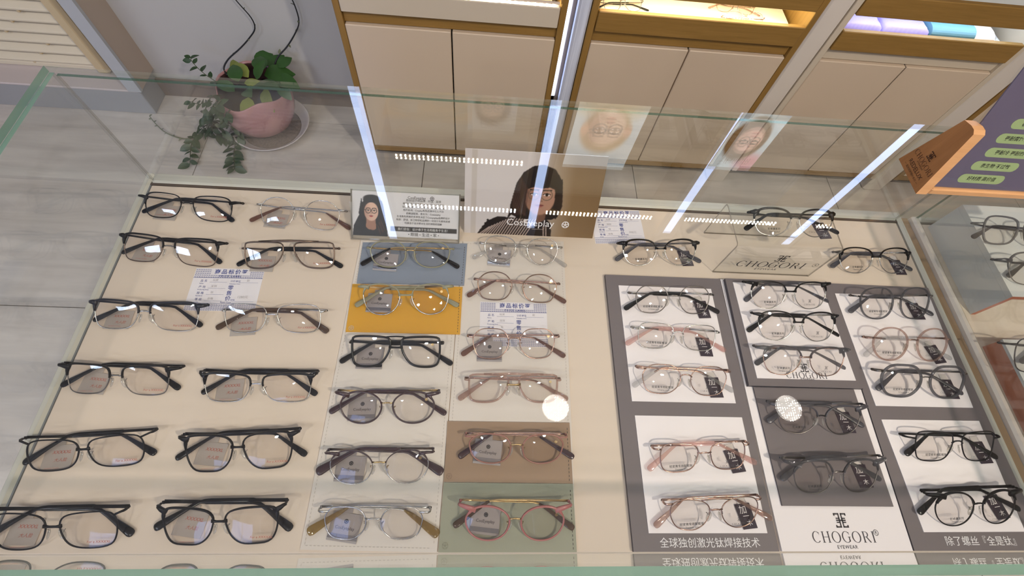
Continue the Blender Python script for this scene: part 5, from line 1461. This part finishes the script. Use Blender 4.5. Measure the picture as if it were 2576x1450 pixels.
def leaf_mesh(name, mat, l, w, fold=.22, curl=.12):
    q = MB(); n = 6; vs = []
    for i in range(n+1):
        f = i/n; ww = w*math.sin(PI*min(1, f*.97+.03))**.75*(1-.25*f) if 0 < i < n else w*.04
        z = -curl*l*f*f
        vs += [(l*f, -ww/2, z+fold*ww/2), (l*f, 0, z), (l*f, ww/2, z+fold*ww/2)]
    fs = []
    for i in range(n):
        b = i*3; fs += [(b, b+3, b+4, b+1), (b+1, b+4, b+5, b+2)]
    q.add(vs, fs, True)
    # give the blade a thin underside
    q.add([(v[0], v[1], v[2]-.0006) for v in vs], [f[::-1] for f in fs], True)
    return q.mesh(name, M[mat])
LM = [leaf_mesh('leaf', 'leafy', .042, .027), leaf_mesh('leaf', 'leafy', .034, .023, .3, .2), leaf_mesh('leaf', 'leafy', .029, .020, .15, .05)]
BM = leaf_mesh('leaf', 'leaf_b', .084, .064, .15, .35); YM = leaf_mesh('leaf', 'leaf_y', .095, .056, .2, .45)
SW = leaf_mesh('leaf', 'withered', .010, .005, .3, .2)
rl = random.Random(5)
def place_leaf(par, me, p, d, roll, sc=1.0):
    d = Vector(d).normalized(); up = Vector((rl.uniform(-.35, .35), rl.uniform(-.5, .1), 1)).normalized()
    y = up.cross(d).normalized(); z = d.cross(y)
    R = Matrix((d, y, z)).transposed().to_4x4() @ Matrix.Rotation(roll, 4, 'X') @ Matrix.Scale(sc, 4)
    return link('leaf', me, par, Matrix.Translation(p) @ R)
def smooth(P, k=4):
    out = []
    P = [Vector(p) for p in P]
    for i in range(len(P)-1):
        p0, p1, p2, p3 = P[max(i-1, 0)], P[i], P[i+1], P[min(i+2, len(P)-1)]
        for j in range(k):
            t_ = j/k
            out.append(.5*((2*p1)+(-p0+p2)*t_+(2*p0-5*p1+4*p2-p3)*t_*t_+(-p0+3*p1-3*p2+p3)*t_**3))
    out.append(P[-1]); return out
def branch(P, r, mat, nleaf, lm, sc=(.8, 1.1), start=.15, name='stem', flat=.25):
    L = smooth([Vector(p)-Vector((PX, PY, PZ)) for p in P])
    q = MB(); q.tube(L, [r*(1-.45*i/len(L)) for i in range(len(L))], seg=6); st_ = q.build(name, M[mat], pot)
    for k in range(nleaf):
        f = start+(1-start)*k/(nleaf-1)
        i = min(int(f*(len(L)-1)), len(L)-2); p = L[i].lerp(L[i+1], f*(len(L)-1)-i)
        tg = (L[i+1]-L[i]).normalized(); sd = tg.cross(Vector((0, 0, 1)))
        sd = sd.normalized() if sd.length > .1 else Vector((1, 0, 0))
        s = 1 if k % 2 else -1
        d = tg*.55+sd*s*.9+Vector((0, 0, rl.uniform(-flat, flat)))
        place_leaf(st_, lm[k % len(lm)], p, d, rl.uniform(-.5, .5), rl.uniform(*sc))
    return st_
branch([(-0.879, 1.270, 0.190), (-0.875, 1.220, 0.210), (-0.929, 1.228, 0.140), (-0.927, 1.244, 0.070), (-0.904, 1.248, 0.030), (-0.895, 1.184, 0.018), (-0.880, 1.125, 0.012)], .0022, 'stem', 38, LM)
branch([(-0.892, 1.269, 0.190), (-0.893, 1.221, 0.200), (-0.950, 1.236, 0.130), (-0.970, 1.260, 0.060), (-1.031, 1.257, 0.030), (-1.051, 1.223, 0.020), (-1.035, 1.138, 0.012)], .0022, 'stem', 34, LM)
branch([(-0.908, 1.258, 0.190), (-0.925, 1.251, 0.190), (-0.956, 1.252, 0.180), (-0.992, 1.271, 0.170)], .0016, 'stem', 9, LM, (.6,.85))
branch([(-0.897, 1.336, 0.190), (-0.918, 1.330, 0.220), (-0.946, 1.341, 0.240), (-0.977, 1.370, 0.250), (-0.986, 1.388, 0.250)], .0016, 'stem', 9, LM, (.7,.9))
branch([(-0.872, 1.243, 0.190), (-0.895, 1.226, 0.170), (-0.954, 1.249, 0.100), (-0.965, 1.252, 0.050), (-0.948, 1.254, 0.030)], .0018, 'stem', 20, LM)
branch([(-0.842, 1.227, 0.190), (-0.856, 1.206, 0.180), (-0.886, 1.235, 0.110), (-0.880, 1.249, 0.060), (-0.874, 1.250, 0.030)], .0018, 'stem', 20, LM)
branch([(-0.892, 1.300, 0.180), (-0.911, 1.265, 0.200), (-0.957, 1.244, 0.140), (-0.997, 1.247, 0.080), (-0.999, 1.259, 0.040)], .0018, 'stem', 14, LM, (.7,1.0))
branch([(-1.031, 1.257, 0.030), (-1.087, 1.251, 0.012), (-1.157, 1.274, 0.012), (-1.209, 1.316, 0.012), (-1.236, 1.345, 0.020)], .0026, 'withered', 8, [SW], (.9,1.4), .3)
branch([(-0.904, 1.400, 0.178), (-0.916, 1.420, 0.190), (-0.895, 1.440, 0.214), (-0.846, 1.460, 0.246), (-0.805, 1.470, 0.280), (-0.774, 1.470, 0.315), (-0.771, 1.470, 0.352), (-0.791, 1.470, 0.398), (-0.814, 1.470, 0.455)], .0030, 'vine', 5, [SW], (.8,1.3), .3, 'vine')
branch([(-0.736, 1.420, 0.216), (-0.719, 1.440, 0.238), (-0.686, 1.460, 0.263), (-0.647, 1.470, 0.307), (-0.620, 1.470, 0.351), (-0.616, 1.470, 0.404), (-0.622, 1.470, 0.447)], .0030, 'vine', 6, [SW], (1.2,2.2), .2, 'vine')
place_leaf(pot, BM, Vector((0.018, 0.079, 0.184)), (0.3, 0.6, 0.3), 0, 1.0)
place_leaf(pot, BM, Vector((0.061, 0.018, 0.204)), (0.8, 0.2, 0.1), 0.3, 1.1)
place_leaf(pot, BM, Vector((0.089, 0.023, 0.194)), (0.9, -0.3, 0.1), 0.2, 1.0)
place_leaf(pot, YM, Vector((0.005, 0.015, 0.194)), (-0.6, 0.5, 0.3), 0.2, 1.0)
place_leaf(pot, BM, Vector((0.040, -0.033, 0.204)), (0.5, -0.1, 0.3), -0.3, 1.15)
place_leaf(pot, BM, Vector((0.067, 0.061, 0.194)), (0.5, 0.9, 0.4), 0.1, 0.9)
place_leaf(pot, BM, Vector((0.057, 0.012, 0.224)), (-0.2, 0.9, 0.3), 0.2, 0.9)
place_leaf(pot, YM, Vector((0.050, -0.004, 0.164)), (0.3, -1, 0.1), 0.5, 0.9)
place_leaf(pot, YM, Vector((0.001, -0.036, 0.154)), (0.1, -1, -0.1), -0.2, 1.0)
place_leaf(pot, YM, Vector((-0.037, 0.033, 0.184)), (-0.2, 0.8, 0.4), 0.5, 0.75)
place_leaf(pot, YM, Vector((-0.015, 0.008, 0.174)), (0.9, 0.1, 0.2), 0.1, 0.6)
place_leaf(pot, BM, Vector((0.098, 0.009, 0.174)), (0.7, -0.7, -0.2), 0.2, 0.7)
place_leaf(pot, BM, Vector((0.050, -0.022, 0.219)), (0.2, 0.3, 0.5), 0.0, 0.8)
place_leaf(pot, BM, Vector((-0.029, -0.045, 0.184)), (-0.5, 0.2, 0.3), 0.2, 0.8)
place_leaf(pot, BM, Vector((-0.018, -0.014, 0.199)), (-0.3, 0.6, 0.3), 0.2, 0.9)
place_leaf(pot, BM, Vector((0.013, -0.043, 0.194)), (0.2, -0.4, 0.3), 0.1, 0.8)
place_leaf(pot, BM, Vector((-0.038, -0.084, 0.184)), (-0.5, -0.5, 0.1), 0.3, 0.6)
place_leaf(pot, BM, Vector((0.103, 0.049, 0.214)), (0.5, 0.6, 0.3), 0.3, 0.7)
